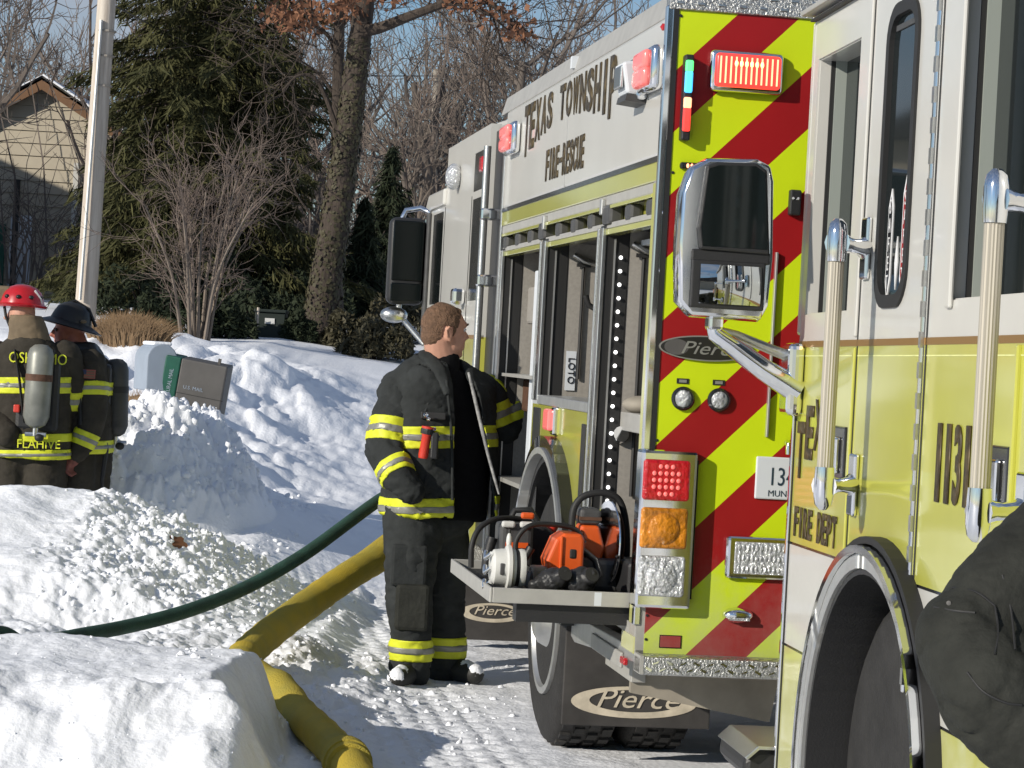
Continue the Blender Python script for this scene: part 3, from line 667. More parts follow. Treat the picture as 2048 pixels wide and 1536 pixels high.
flap(-.015,.575,1.26,.165,.60,.268,.262,.25,.062,.105)
flap(.03,.50,5.05,.04,.56,.245,.19,.175,.052,.072)
Box('flap_hanger','saw_grey',E1,.0,.62,1.28,1.32,.55,.62)
# --- chassis
Box('chassis_rail','black_plastic',E1,.75,1.75,.3,7.0,.55,.80); Box('chassis_cross','under_tan',E1,.1,2.3,2.6,5.0,.5,.62)
# --- pump panel gap and cab
Box('pump_panel','black_plastic',E1,.03,W1,BL,4.34,.62,2.72)
for (y,z,r) in ((3.95,1.25,.05),(4.15,1.25,.05),(3.95,1.05,.05),(4.15,1.0,.05),(4.05,.85,.08)): MB().lathe([(r,0),(r,.05),(r*.8,.06),(.0,.06)],(.03,y,z),(-1,0,0),18).build('pump_outlet','chrome_dull',E1,smooth=40)
Box('pump_trim','chrome_dull',E1,.0,.03,BL+.02,BL+.06,.62,2.70,bevel=.004)
Box('cab_steps','diamond_plate',E1,-.02,.3,4.4,5.0,.40,.62,bevel=.01)
cab=MB()
CB0,CB1=4.34,6.86
win=[(4.46,4.92,1.86,2.40),(4.46,4.92,2.44,2.645),(6.20,6.72,1.86,2.40)]
for c in [0]:
    cells=[q for q in holes(CB0,CB1,1.67,2.76,win+[(6.12,CB1,2.53,2.76)])]
grid_plate(cells,'x',.0,.05).build('cab_side','paint_white',E1)
grid_plate(holes(CB0,CB1,.62,1.67,[(5.15,6.35,.0,1.17)]),'x',.0,.05).build('cab_lower_side','paint_lime',E1)
Box('gold_stripe','gold',E1,-.002,.02,CB0,CB1,1.66,1.68)
for (y0,y1,z0,z1) in win: Box('cab_window','glass_black',E1,.002,.012,y0,y1,z0,z1)
b=MB(); b.prism([(.05,2.52),(.02,2.76),(.12,2.80),(W1-.12,2.80),(W1-.02,2.76),(W1-.05,2.52)],'y',CB0,6.12); b.build('cab_raised_roof','paint_white',E1,bevel=.02)
b=MB(); b.prism([(6.10,2.53),(6.86,2.53),(6.98,2.47),(6.98,2.43),(6.10,2.43)],'x',-.02,W1+.02); b.build('cab_brow','paint_white',E1,bevel=.015)
Box('cab_back','paint_white',E1,.05,W1-.05,CB0,CB0+.04,.7,2.74); Box('cab_far_side','paint_white',E1,W1-.05,W1,CB0,CB1,.62,2.74)
Box('cab_floor','black_plastic',E1,.06,W1-.06,CB0+.05,CB1,.62,.95)
Box('cab_front','paint_white',E1,.0,W1,CB1,CB1+.06,.6,1.6); Box('windscreen','glass_dark',E1,.08,W1-.08,CB1,CB1+.03,1.6,2.45); Box('front_bumper','chrome',E1,-.02,W1+.02,7.0,7.5,.45,.72,bevel=.03)
for y in (6.12,4.95): Box('door_seam','black_rubber',E1,-.002,.004,y-.006,y+.006,.64,2.42)
for y in (4.06,):
    hr=MB(); hr.tube([(-.05,y,1.15),(-.05,y,2.62)],.019,10); hr.build('grab_rail','chrome_dull',E1,smooth=50)
for z in (1.95,2.28): Box('rail_stanchion','chrome',E1,-.07,.03,4.02,4.10,z-.03,z+.03,bevel=.01)
hb=Box('door_handle','chrome',E1,-.07,.0,5.0,5.12,1.84,1.93,bevel=.02)
MB().ball((-.03,5.55,2.56),(.05,.085,.075),14,10).build('side_lamp','lens_clear',E1,smooth=60)
Box('upper_side_lamp','lens_red',E1,-.03,.0,4.42,4.52,2.52,2.60,bevel=.01)
# --- mirror on its arm
def rbox(x0,x1,y0,y1,z0,z1,name,m,parent,bv): return Box(name,m,parent,x0,x1,y0,y1,z0,z1,bevel=bv,seg=4,smooth=40)
mi=rbox(-.245,-.02,6.84,6.98,1.855,2.385,'mirror_housing','black_plastic',E1,.045)
rbox(-.225,-.035,6.83,6.85,2.0,2.365,'mirror_glass','glass_black',mi,.008); rbox(-.225,-.035,6.83,6.85,1.875,1.985,'mirror_glass','glass_black',mi,.008)
MB().tube([(-.17,6.9,2.38),(-.15,6.9,2.43),(-.06,6.9,2.45),(.0,6.85,2.42)],.016,8).build('mirror_arm','chrome',E1,smooth=50)
MB().tube([(-.16,6.92,1.87),(-.16,6.92,1.80),(-.10,6.9,1.73),(.0,6.85,1.62)],.018,8).build('mirror_arm','chrome_dull',E1,smooth=50)
MB().ball((-.19,6.9,1.79),(.085,.06,.05),14,10).build('convex_mirror','chrome_dull',E1,smooth=60)
Box('mirror_post','saw_grey',E1,-.025,.0,6.80,6.88,1.65,2.42,bevel=.01)
# --- pull-out tray
TX=-.478
tray=MB()
tray.box(TX,.6,.135,1.20,.745,.757)
tr_=tray.build('tool_tray','alu_paint',E1)
Box('tray_lip','alu_paint',tr_,TX,.0,.125,.135,.745,.797,bevel=.003); Box('tray_lip','alu_paint',tr_,TX-.010,TX,.125,1.21,.745,.797,bevel=.003); Box('tray_lip','alu_paint',tr_,TX,.0,1.2,1.21,.745,.797,bevel=.003)
Box('tray_seam','plate_white',tr_,-.125,-.10,.1245,.126,.748,.794)
Box('tray_slide','black_plastic',tr_,TX+.09,.5,.16,.24,.68,.745); Box('tray_slide','black_plastic',tr_,TX+.09,.5,1.08,1.16,.68,.745); Box('tray_mat','black_rubber',tr_,TX+.01,.5,.14,1.19,.7575,.765)
# ============================================================ FIRE ENGINE BEHIND (cab side close to the camera)
o2=at(1600,700,7.6); o2.z=0
T2=Frame(o2,6)
E2=thing('fire_engine','white over lime fire engine cab with big chrome mirror, second engine nearest the camera','fire engine',o2,T2.yaw)
E2.rotation_euler=(math.radians(-.45),0,T2.yaw)
D=.05                                   # thickness of the cab skin; x=0 is its outer face, y=0 its front corner, y<0 towards the camera
YB=-3.6
wd=[(-.585,-.055,1.762,2.535),(-2.30,-1.62,1.77,2.62)]
gw=(-1.215,-.915,1.775,2.56)
cells=holes(YB,0,1.682,2.66,wd+[gw])
grid_plate(cells,'x',0,D).build('cab_upper_side','paint_white',E2)
# lime panels with wheel arch
ac=(-1.13,.49); AR=.625
def arch_poly(y0,y1,z0,z1):
    """rectangle minus the arch, as small columns"""
    b=MB(); ys=sorted(set([y0,y1]+[ac[0]+AR*math.cos(t) for t in np.linspace(0,PI,31)])); ys=[y for y in ys if y0<=y<=y1]
    f=lambda y: ac[1]+math.sqrt(max(0,AR*AR-(y-ac[0])**2)) if abs(y-ac[0])<AR else -9
    for a,c in zip(ys[:-1],ys[1:]):
        m_=(a+c)/2
        za=max(z0,f(a)) if abs(m_-ac[0])<AR else z0; zc=max(z0,f(c)) if abs(m_-ac[0])<AR else z0
        if za>=z1 and zc>=z1: continue
        b.prism([(a,min(za,z1)),(c,min(zc,z1)),(c,z1),(a,z1)],'x',0,D)
    return b
arch_poly(YB,0,1.074,1.664).build('cab_lime_side','paint_lime',E2)
arch_poly(YB,0,.765,1.066).build('white_belt','paint_white',E2)
arch_poly(ac[0],0,.33,.757).build('cab_lower_side','paint_lime',E2); arch_poly(YB,ac[0],.33,.757).build('cab_lower_side','paint_lime',E2)
Box('belt_line','black_gloss',E2,.002,D,YB,-1.60,.757,.765); Box('belt_line','black_gloss',E2,.002,D,-.58,0,.757,.765)
Box('belt_line','black_gloss',E2,.002,D,YB,-1.40,1.066,1.074); Box('belt_line','black_gloss',E2,.002,D,-.80,0,1.066,1.074)
Box('gold_stripe','gold',E2,-.0015,D,YB,0,1.664,1.682)
Box('pin_line','grime_lime',E2,-.001,.004,YB,0,1.636,1.639)
# salty film and painted snow reflection are both in the paint material
# door seams, hinge
def seam(y,z0,z1,bright): 
    Box('door_seam','black_rubber',E2,-.0015,.006,y-.005,y+.005,z0,z1)
    if bright: Box('door_edge',bright,E2,-.006,.004,y+.006,y+.020,z0,z1,bevel=.003)
seam(-.735,1.07,2.655,None); Box('door_edge','paint_white',E2,-.008,.003,-.728,-.704,1.69,2.655,bevel=.004); Box('door_edge','paint_lime',E2,-.008,.003,-.728,-.704,1.07,1.66,bevel=.004)
hg=Box('piano_hinge','chrome',E2,-.012,.002,-1.432,-1.412,.80,2.655,bevel=.005)
for i in range(24): Box('hinge_knuckle','chrome_dull',hg,-.0135,-.004,-1.4325,-1.4115,.82+i*.076,.86+i*.076)
Box('door_seam','black_rubber',E2,-.0015,.006,-1.448,-1.436,.80,2.655); Box('door_seam','black_rubber',E2,-.0015,.006,-1.405,-1.398,.80,2.655)
Box('door_edge','paint_lime',E2,-.010,.003,-2.21,-2.19,.76,1.66,bevel=.004)
Box('door_edge','paint_white',E2,-.010,.003,-2.42,-2.38,1.69,2.655,bevel=.004)
# recessed door windows
for (y0,y1,z0,z1) in wd:
    dp=.088
    fr=MB(); fr.box(.006,.038,y1-.004,y1,z0,z1); fr.box(.006,dp,y0,y0+.004,z0,z1); fr.box(.006,dp,y0,y1,z0,z0+.004); fr.box(.006,dp,y0,y1,z1-.004,z1)
    wnd=fr.build('window_reveal','paint_white',E2)
    Box('window_pane','glass_dark',wnd,dp-.004,dp,y0,y1,z0,z1)
    Box('window_seal','black_rubber',wnd,.038,.051,y1-.012,y1+.004,z0,z1); Box('window_channel','channel_green',wnd,.051,dp-.004,y1-.02,y1,z0,z1)
    Box('window_seal','black_rubber',wnd,dp-.03,dp-.005,y0+.004,y0+.02,z0,z1)
Box('window_frame','paint_white',E2,-.012,.0,-1.66,-1.615,1.75,2.655,bevel=.006)
# fixed narrow window in a rubber gasket, with stickers
y0,y1,z0,z1=gw
def rrect(y0,y1,z0,z1,r,n=6):
    P=[]
    for (cy,cz_,a0) in ((y1-r,z1-r,0),(y0+r,z1-r,PI/2),(y0+r,z0+r,PI),(y1-r,z0+r,1.5*PI)):
        for i in range(n+1): a=a0+PI/2*i/n; P.append((cy+r*math.cos(a),cz_+r*math.sin(a)))
    return P
o_,i_=rrect(y0-.012,y1+.012,z0-.012,z1+.012,.10),rrect(y0+.02,y1-.02,z0+.022,z1-.022,.075)
b=MB(); n_=len(o_)
for i in range(n_): b.prism([o_[i],o_[(i+1)%n_],i_[(i+1)%n_],i_[i]],'x',-.008,.006)
gk=b.build('window_gasket','black_rubber',E2)
MB().prism(i_,'x',.006,.012).build('window_pane','glass_dark',gk)
# white corners of skin left outside the rounded gasket
for (cy,cz_) in ((y0,z0),(y1,z0),(y0,z1),(y1,z1)):
    sy=1 if cy==y0 else -1; sz=1 if cz_==z0 else -1; r=.1
    P=[(cy,cz_)]+[(cy+sy*(r-r*math.cos(t)),cz_+sz*(r-r*math.sin(t))) for t in np.linspace(0,PI/2,6)]
    MB().prism(P,'x',.0,.004).build('window_corner','paint_white',E2)
Box('sun_visor_strip','saw_grey',gk,.002,.006,y0+.06,y1-.05,2.50,2.515)
for (yy,zc,h_,w_,mm) in ((-1.005,1.93,.30,.045,'white_print'),(-1.155,1.945,.34,.055,'white_print')):
    pts=[(yy-w_/2,zc-h_*.32),(yy-w_/2,zc+h_*.34),(yy,zc+h_*.5),(yy+w_/2,zc+h_*.34),(yy+w_/2,zc-h_*.32),(yy,zc-h_*.5)]
    st_=MB().prism(pts,'x',.0035,.006).build('window_sticker',mm,gk)
    MB().prism([(yy+(a-yy)*.72,zc+(b_-zc)*.86) for a,b_ in pts],'x',.0028,.005).build('sticker_field','black_gloss' if yy>-1.1 else 'tape_red',st_)
    for j in range(5): text('sticker_print','SAFETY'[j],'white_print',st_,.055,frame4((.002,yy,zc+.10-j*.05),(0,-1,0),(0,0,1)),.0005,sx=.6)
MB().prism([(-1.085,1.81),(-1.07,1.88),(-1.085,1.95),(-1.10,1.88)],'x',.0035,.006).build('window_sticker','white_print',gk)
# roof edge, drip rail, corner post
b=MB(); b.prism([(.0,2.66),(-.012,2.70),(.05,2.80),(.30,2.87),(2.2,2.87),(2.44,2.80),(2.45,2.66)],'y',YB,.02); b.build('cab_roof','paint_white',E2,bevel=.01)
Box('drip_rail','alu_paint',E2,-.045,.002,YB,.03,2.672,2.690,bevel=.005); Box('drip_seal','black_rubber',E2,-.018,.0,YB,.01,2.655,2.661)
Box('corner_post','paint_white',E2,.0,.08,.001,.05,1.70,2.66,bevel=.01); Box('corner_post','paint_lime',E2,.0,.08,.001,.05,.33,1.66,bevel=.01)
Box('corner_trim','chrome',E2,-.006,.01,.004,.028,.34,1.66,bevel=.004); Box('corner_seal','black_rubber',E2,-.004,.006,-.018,-.012,.34,1.66)
Box('cab_front','paint_white',E2,.08,2.4,.0,.05,1.5,1.75); Box('cab_front','paint_lime',E2,.08,2.4,.0,.06,.45,1.5); Box('windscreen','glass_dark',E2,.08,2.4,.0,.03,1.75,2.6)
Box('cab_far_side','paint_white',E2,2.40,2.45,YB,0,.4,2.66); Box('cab_back','paint_white',E2,.05,2.4,YB,YB+.05,.4,2.66); Box('cab_interior','black_plastic',E2,.4,2.38,YB+.1,-.1,.9,1.5)
Box('cab_liner','black_plastic',E2,.12,.14,YB+.1,-.02,1.0,1.7)
# bumper below the front corner
b=MB(); b.prism([(-.06,.32),(-.09,.36),(-.09,.40),(-.05,.43),(2.4,.43),(2.4,.32)],'y',.05,.46); b.build('front_bumper','black_plastic',E2,bevel=.02)
b=MB(); b.prism([(-.095,.405),(-.055,.442),(2.4,.442),(2.4,.430),(-.05,.430),(-.085,.398)],'y',.02,.47); b.build('bumper_trim','chrome_dull',E2,bevel=.003)
# wheel arch rings and wheel
def ring2(r0,r1,x0,x1,n=40): return ring(r0,r1,x0,x1,-.32,PI+.32,n,ac)
ring2(AR-.034,AR+.004,-.05,-.004).build('fender_trim','aluminium',E2,smooth=40)
ring2(AR+.005,AR+.026,-.065,.0).build('fender_ring','chrome',E2,smooth=40)
ring2(AR+.031,AR+.05,-.04,.0).build('fender_seal','black_rubber',E2,smooth=40)
ring2(AR-.05,AR-.035,-.04,.55).build('wheel_liner','black_plastic',E2,smooth=40)
Box('liner_back','paint_lime',E2,.5,.53,ac[0]-.62,ac[0]+.62,.35,1.1)
wheel(E2,.06,.36,ac[0]+.02,.47,.53,rim=False)
wheel(E2,2.1,2.4,ac[0]+.02,.47,.53,rim=False)
# knurled grab rails on chrome stanchions
def grab(y,z0,z1,ye,x=-.13,r=.0215):
    g_=MB(); n=18; L_=z1-z0; k=2
    vs=[]
    for zz in (z0,z1):
        for i in range(n*2):
            a=PI*i/n; rr=r*(1 if i%2 else .93); vs.append((x+rr*math.cos(a),y+rr*math.sin(a),zz))
    N=2*n; g_.add(vs,[(i,(i+1)%N,N+(i+1)%N,N+i) for i in range(N)])
    o=g_.build('grab_rail','grab_rail',E2)
    for zz,s_ in ((z1,1),(z0,-1)):
        c=MB(); c.lathe([(r*1.18,-.005),(r*1.25,.02),(r*1.25,.07),(r*1.05,.095),(r*.5,.108),(0,.11)],(x,y,zz),(0,0,s_),20)
        st=c.build('stanchion','chrome',o,smooth=40)
        zc=zz+s_*.045
        MB().tube([(x,y,zc),(x+.03,y+(ye-y)*.25,zc),(x+.06,y+(ye-y)*.5,zc),(x+.10,y+(ye-y)*.8,zc),(x+.125,ye,zc)],[.036,.026,.020,.022,.034],12).build('stanchion_arm','chrome',st,smooth=50)
        Box('stanchion_foot','chrome',st,-.016,-.001,ye-.035,ye+.035,zc-.085,zc+.085,bevel=.012,seg=3)
    return o
# y in the truck frame for a rail that stands off the side
def rail_y(u,v,x=-.13): return T2.side(u,v,x)
y,z=rail_y(1672,510); y2,zb=rail_y(1655,945); grab((y+y2)/2,zb,z-.02,-.80)
y,z=rail_y(1990,440); y2,zb=rail_y(1965,1000); grab((y+y2)/2,zb,z-.02,-2.30)
# recessed paddle handles
for (u,v) in ((1683,910),(2003,975)):
    y,z=T2.side(u,v); h=Box('door_handle','black_gloss',E2,-.010,.002,y-.075,y+.075,z-.075,z+.075,bevel=.012,seg=3); Box('handle_paddle','chrome',h,-.022,-.008,y-.03,y+.055,z-.058,z+.045,bevel=.01,seg=3)
# lettering
def side2(name,s,a0,a1,z0,z1,gap=.1):
    ys=np.linspace(a0,a1,len(s)+1); w=(ys[0]-ys[1])*gap; glyph_line('letter',s,'letter_gold',E2,[(ys[i]-w,ys[i+1]+w,z0 if not hasattr(z0,'__len__') else z0[i],z1 if not hasattr(z1,'__len__') else z1[i]) for i in range(len(s))],lambda a,z:(-.003,a,z))
side2('unit','1131',-1.575,-1.895,1.285,1.475,.12)
side2('arched','TEXAS',-.05,-.60,[1.27,1.33,1.36,1.33,1.27],[1.44,1.49,1.51,1.49,1.44],.06)
side2('dept','FIRE DEPT',-.07,-.62,1.095,1.185,.08)
# --- mirror: deep chrome shell, flat glass above, convex glass below, bent arm
MY=-.15
def mz(u,v): return T2.rear(u,v,MY)
mir=MB()
xa,za=-.418,2.195
sh=[(-.365,1.742),(-.400,1.78),(-.410,1.95),(-.408,2.10),(-.385,2.175),(-.335,2.205),(-.19,2.212),(-.150,2.195),(-.138,2.15),(-.128,1.92),(-.135,1.78),(-.155,1.738)]
b=MB(); n_=len(sh); c0=(sum(p[0] for p in sh)/n_,sum(p[1] for p in sh)/n_)
lay=[(1.0,MY),(1.03,MY+.05),(1.0,MY+.12),(.85,MY+.19),(.5,MY+.225)]
vs=[]
for k_,yy in lay: vs+= [(c0[0]+(p[0]-c0[0])*k_,yy,c0[1]+(p[1]-c0[1])*k_) for p in sh]
fs=[(l*n_+i,l*n_+(i+1)%n_,(l+1)*n_+(i+1)%n_,(l+1)*n_+i) for l in range(len(lay)-1) for i in range(n_)]+[tuple(range((len(lay)-1)*n_,len(lay)*n_)),tuple(range(n_))[::-1]]
b.add(vs,fs); ms=b.build('mirror_shell','chrome',E2,smooth=50,bevel=.008)
up_=[(-.352,1.935),(-.362,2.0),(-.345,2.185),(-.315,2.196),(-.195,2.20),(-.163,2.18),(-.142,1.93)]
MB().prism(up_,'y',MY-.022,MY-.003).build('mirror_bezel','black_plastic',ms,bevel=.006)
def glass(pts,m_,nm,yy,dx,dz):
    o=MB().prism([(a+dx,c+dz) for a,c in pts],'y',yy-.002,yy+.002).build(nm,m_,ms); return o
g1=[(-.345,1.945),(-.352,2.0),(-.338,2.175),(-.31,2.186),(-.198,2.19),(-.17,2.172),(-.150,1.945)]
MB().prism(g1,'y',MY-.024,MY-.0225).build('mirror_glass','glass_mirror',ms)
Box('mirror_divider','black_plastic',ms,-.375,-.138,MY-.012,MY-.002,1.90,1.936,bevel=.006)
Box('mirror_bezel','black_plastic',ms,-.373,-.150,MY-.016,MY-.004,1.762,1.905,bevel=.014,seg=3)
cv=MB(); nn=8
for i in range(nn):
    for j in range(nn): pass
V_=[]; 
for i in range(nn+1):
    for j in range(nn+1):
        a=-1+2*i/nn; c=-1+2*j/nn; V_.append((-.255+a*.092,MY-.018-.010*(1-.5*(a*a+c*c)),1.834+c*.058))
cv.add(V_,[(i*(nn+1)+j,(i+1)*(nn+1)+j,(i+1)*(nn+1)+j+1,i*(nn+1)+j+1) for i in range(nn) for j in range(nn)]); cv.build('convex_glass','mirror',ms,smooth=80)
Box('mirror_clamp','chrome',ms,-.30,-.255,MY+.05,MY+.13,1.70,1.76,bevel=.01)
arm=[(-.28,MY+.09,1.715),(-.275,MY+.09,1.69),(-.22,MY+.09,1.655),(-.12,MY+.09,1.59),(-.045,MY+.09,1.55),(-.01,MY+.09,1.53)]
MB().tube(arm,[.026,.03,.036,.042,.048,.05],14,flat=.8).build('mirror_arm','chrome',E2,smooth=50)
MB().tube([(-.255,MY+.13,1.70),(-.20,MY+.13,1.69),(-.10,MY+.13,1.655),(-.02,MY+.13,1.63)],[.014,.014,.016,.018],10).build('mirror_arm','chrome_dull',E2,smooth=50)
Box('mirror_mount','chrome',E2,-.05,.0,-.10,.03,1.455,1.675,bevel=.02,seg=3)
# ============================================================ PEOPLE
def chain(b,pts,rs,n=14,flat=None):
    """tapered limb with round joints"""
    P=[Vector(p) for p in pts]
    for i in range(len(P)-1):
        d=P[i+1]-P[i]; x,y=basis(d); vs=[]
        for k in (0,1):
            for j in range(n):
                a=2*PI*j/n; vs.append(P[i+k]+x*(rs[i+k]*math.cos(a))+y*(rs[i+k]*math.sin(a)))
        b.add(vs,[(j,(j+1)%n,n+(j+1)%n,n+j) for j in range(n)]+[tuple(range(n))[::-1],tuple(range(n,2*n))])
    for p,r in zip(P,rs): b.ball(p,r,n,10)
    return b
def slabs(b,secs,yaw,n=24,pw=2.6):
    """torso from superellipse sections (centre,z half-width,half-depth) turned by yaw"""
    c,s=math.cos(yaw),math.sin(yaw); vs=[]
    for (cx_,cy_,z,w,d) in secs:
        for j in range(n):
            a=2*PI*j/n; ca,sa=math.cos(a),math.sin(a); x=w*math.copysign(abs(ca)**(2/pw),ca); y=d*math.copysign(abs(sa)**(2/pw),sa)
            vs.append((cx_+x*c-y*s,cy_+x*s+y*c,z))
    k=len(secs)
    return b.add(vs,[(i*n+j,i*n+(j+1)%n,(i+1)*n+(j+1)%n,(i+1)*n+j) for i in range(k-1) for j in range(n)]+[tuple(range(n))[::-1],tuple(range((k-1)*n,k*n))])
def skin_over(b,name,m,parent,vox,smooth_it=6,fold=0.0,fscale=9,seed=0,stretch=(1,1,1),bands=None):
    me=bpy.data.meshes.new(name); me.from_pydata(b.v,[],b.f); o=link(name,me,m,parent)
    r=o.modifiers.new('r','REMESH'); r.mode='VOXEL'; r.voxel_size=vox; r.use_smooth_shade=True
    s_=o.modifiers.new('s','SMOOTH'); s_.factor=.5; s_.iterations=smooth_it
    apply_mods(o); me=o.data
    if fold:
        n=len(me.vertices); co=np.empty(n*3,np.float32); me.vertices.foreach_get('co',co); co=co.reshape(-1,3); nr=np.empty(n*3,np.float32); me.vertices.foreach_get('normal',nr); nr=nr.reshape(-1,3)
        x,y,z=co[:,0]*stretch[0],co[:,1]*stretch[1],co[:,2]*stretch[2]
        w1=fbm(x*fscale+z*fscale*.7+seed,y*fscale-z*fscale*1.1,3,seed); w2=fbm((x-y)*fscale*.8+31,z*fscale*1.7+x*fscale*.6,3,seed+3)
        g1=np.exp(-(w2/.07)**2); g2=np.exp(-(fbm((x+y)*fscale*1.1-17,z*fscale*2.3-x*fscale*.8,2,seed+9)/.06)**2)
        co=co+nr*(fold*(w1*.9+.25-.42*g1-.30*g2))[:,None]; me.vertices.foreach_set('co',co.reshape(-1)); me.update()
    me.shade_smooth()
    if not me.materials: me.materials.append(M[m])
    return o
def cut(src,planes,push,name,m,parent,thick=.0):
    """the piece of a garment on the positive side of every plane, lifted off the cloth"""
    b=bmesh.new(); b.from_mesh(src.data)
    for co,no in planes:
        bmesh.ops.bisect_plane(b,geom=b.verts[:]+b.edges[:]+b.faces[:],plane_co=Vector(co),plane_no=Vector(no),clear_inner=True)
    b.normal_update()
    if not b.faces: b.free(); return None
    for v in b.verts: v.co+=v.normal*push
    me=bpy.data.meshes.new(name); b.to_mesh(me); b.free(); me.materials.clear(); me.materials.append(M[m]); me.shade_smooth()
    o=bpy.data.objects.new(name,me); COL.objects.link(o); o.parent=parent
    s_=o.modifiers.new('t','SOLIDIFY'); s_.thickness=push+.004; s_.offset=-1
    return o
def band(src,p0,p1,parent,extra=(),silver=True,wig=0):
    """lime trim with a silver middle, wrapped round a garment between two points of its axis"""
    p0,p1=Vector(p0),Vector(p1); d=p1-p0
    o=cut(src,[(p0,d),(p1,-d)]+list(extra),.004,'reflective_band','band_yellow',parent)
    if o and silver: cut(src,[(p0+d*.36,d),(p0+d*.64,-d)]+list(extra),.0065,'silver_stripe','band_silver',o)
    return o
# ------------------------------------------------------------ the firefighter at the open compartment
def R1(u,v,dy=0.0): return at(u,v,11.9+dy)-root1
root1=Vector((0,0,0)); root1=at(850,1372,11.9); root1.z=0
PA=thing('person','bareheaded firefighter in open black turnout coat reaching into the fire engine','person',root1)
q=R1
cn=Vector((.50,-.866,0)); cr=Vector((-.866,-.5,0))      # chest direction, his right
# head and neck, hands: one skin
hf=Vector((.90,.43,-.03)).normalized(); hs=Vector((hf.y,-hf.x,0)).normalized(); hu=hs.cross(hf).normalized()
if hu.z<0: hu=-hu
hc=q(889,661,.0)
HR=Matrix((hf,hs,hu)).transposed()
def hp(f,s_,u_): return hc+hf*f+hs*s_+hu*u_
b=MB()
b.ball(hp(-.005,0,.025),(.104,.081,.100),20,14,HR)
b.ball(hp(.045,0,-.045),(.062,.064,.085),18,12,HR)
b.ball(hp(.030,.0,-.075),(.064,.066,.055),16,10,HR)
b.ball(hp(.075,0,-.108),(.026,.032,.022),12,8,HR)         # chin
b.ball(hp(.088,0,.035),(.018,.055,.022),12,8,HR)          # brow
chain(b,[hp(.095,0,.012),hp(.116,0,-.022),hp(.100,0,-.034)],[.010,.0145,.012],8)   # nose
b.ball(hp(.098,0,-.062),(.014,.024,.008),10,6,HR); b.ball(hp(.096,0,-.076),(.014,.022,.009),10,6,HR)   # lips
for s_ in (-1,1):
    b.ball(hp(.072,.036*s_,-.030),(.028,.026,.032),10,8,HR)   # cheeks
    b.ball(hp(-.010,.083*s_,-.020),(.020,.010,.033),10,8,HR); b.ball(hp(-.016,.088*s_,.000),(.018,.008,.018),8,6,HR); b.ball(hp(-.004,.084*s_,-.046),(.010,.008,.012),8,6,HR)
chain(b,[hp(-.028,0,-.05),q(884,716,.01),q(880,760,.04),q(882,830,.09),q(886,1000,.10)],[.072,.077,.082,.09,.09],16)
body=skin_over(b,'body','skin',PA,.0065,3)
eye=MB(); 
for s_ in (-1,1):
    e=MB().ball(hp(.084,.031*s_,.012),.012,10,8).build('eye','plate_white',body,smooth=60); MB().ball(hp(.0935,.032*s_,.012),.0055,8,6).build('iris','black_gloss',e,smooth=60)
    MB().tube([hp(.090,.052*s_,.033),hp(.104,.034*s_,.038),hp(.106,.014*s_,.033)],[.003,.006,.004],6).build('eyebrow','hair',body,smooth=60)
    MB().tube([hp(-.022,.090*s_,-.03),hp(-.030,.092*s_,.0),hp(-.018,.093*s_,.016),hp(-.004,.090*s_,.010)],[.004,.006,.006,.004],8).build('ear_rim','skin',body,smooth=60)
# hair: cap cut to the hairline
b=MB(); b.ball(hp(-.014,0,.028),(.104,.086,.103),24,18,HR); b.ball(hp(-.052,0,-.025),(.062,.071,.070),18,12,HR); b.ball(hp(.035,0,.088),(.045,.055,.026),14,10,HR)
hair=skin_over(b,'hair','hair',PA,.006,2,fold=.005,fscale=55,seed=4)
hb=bmesh.new(); hb.from_mesh(hair.data)
bmesh.ops.bisect_plane(hb,geom=hb.verts[:]+hb.edges[:]+hb.faces[:],plane_co=hp(.056,0,.075),plane_no=-hf*.93+hu*.35,clear_inner=True)
dele=[]
for f in hb.faces:
    p=f.calc_center_median()-hc; a,s_,u_=p.dot(hf),p.dot(hs),p.dot(hu)
    lim=-.075 if a<-.045 else (.022 if a<.012 else (-.045 if a<.026 else .012+.55*(a-.026)))
    if u_<lim: dele.append(f)
bmesh.ops.delete(hb,geom=dele,context='FACES'); hb.to_mesh(hair.data); hb.free()
MB().ball(hp(-.02,-.01,.122),(.032,.026,.012),10,8,HR).build('hair_tuft','hair',hair,smooth=60)
# shirt
tcx=lambda u,v,dy=0:q(u,v,dy)
def sec(u,v,dy,w,d): p=q(u,v,dy); return (p.x,p.y,p.z,w,d)
yaw=math.atan2(-cr.y,-cr.x)      # left-hand direction of the torso
b=MB(); slabs(b,[sec(893,1040,.08,.20,.13),sec(890,930,.08,.205,.145),sec(884,830,.07,.205,.145),sec(882,770,.05,.15,.11),sec(884,738,.02,.09,.085)],yaw); 
shirt=skin_over(b,'shirt','shirt',PA,.013,6,fold=.006,fscale=8,seed=2)
b=MB(); chain(b,[q(884,745,.02),q(886,722,.01)],[.090,.082],16); skin_over(b,'shirt_collar','shirt',shirt,.008,2)
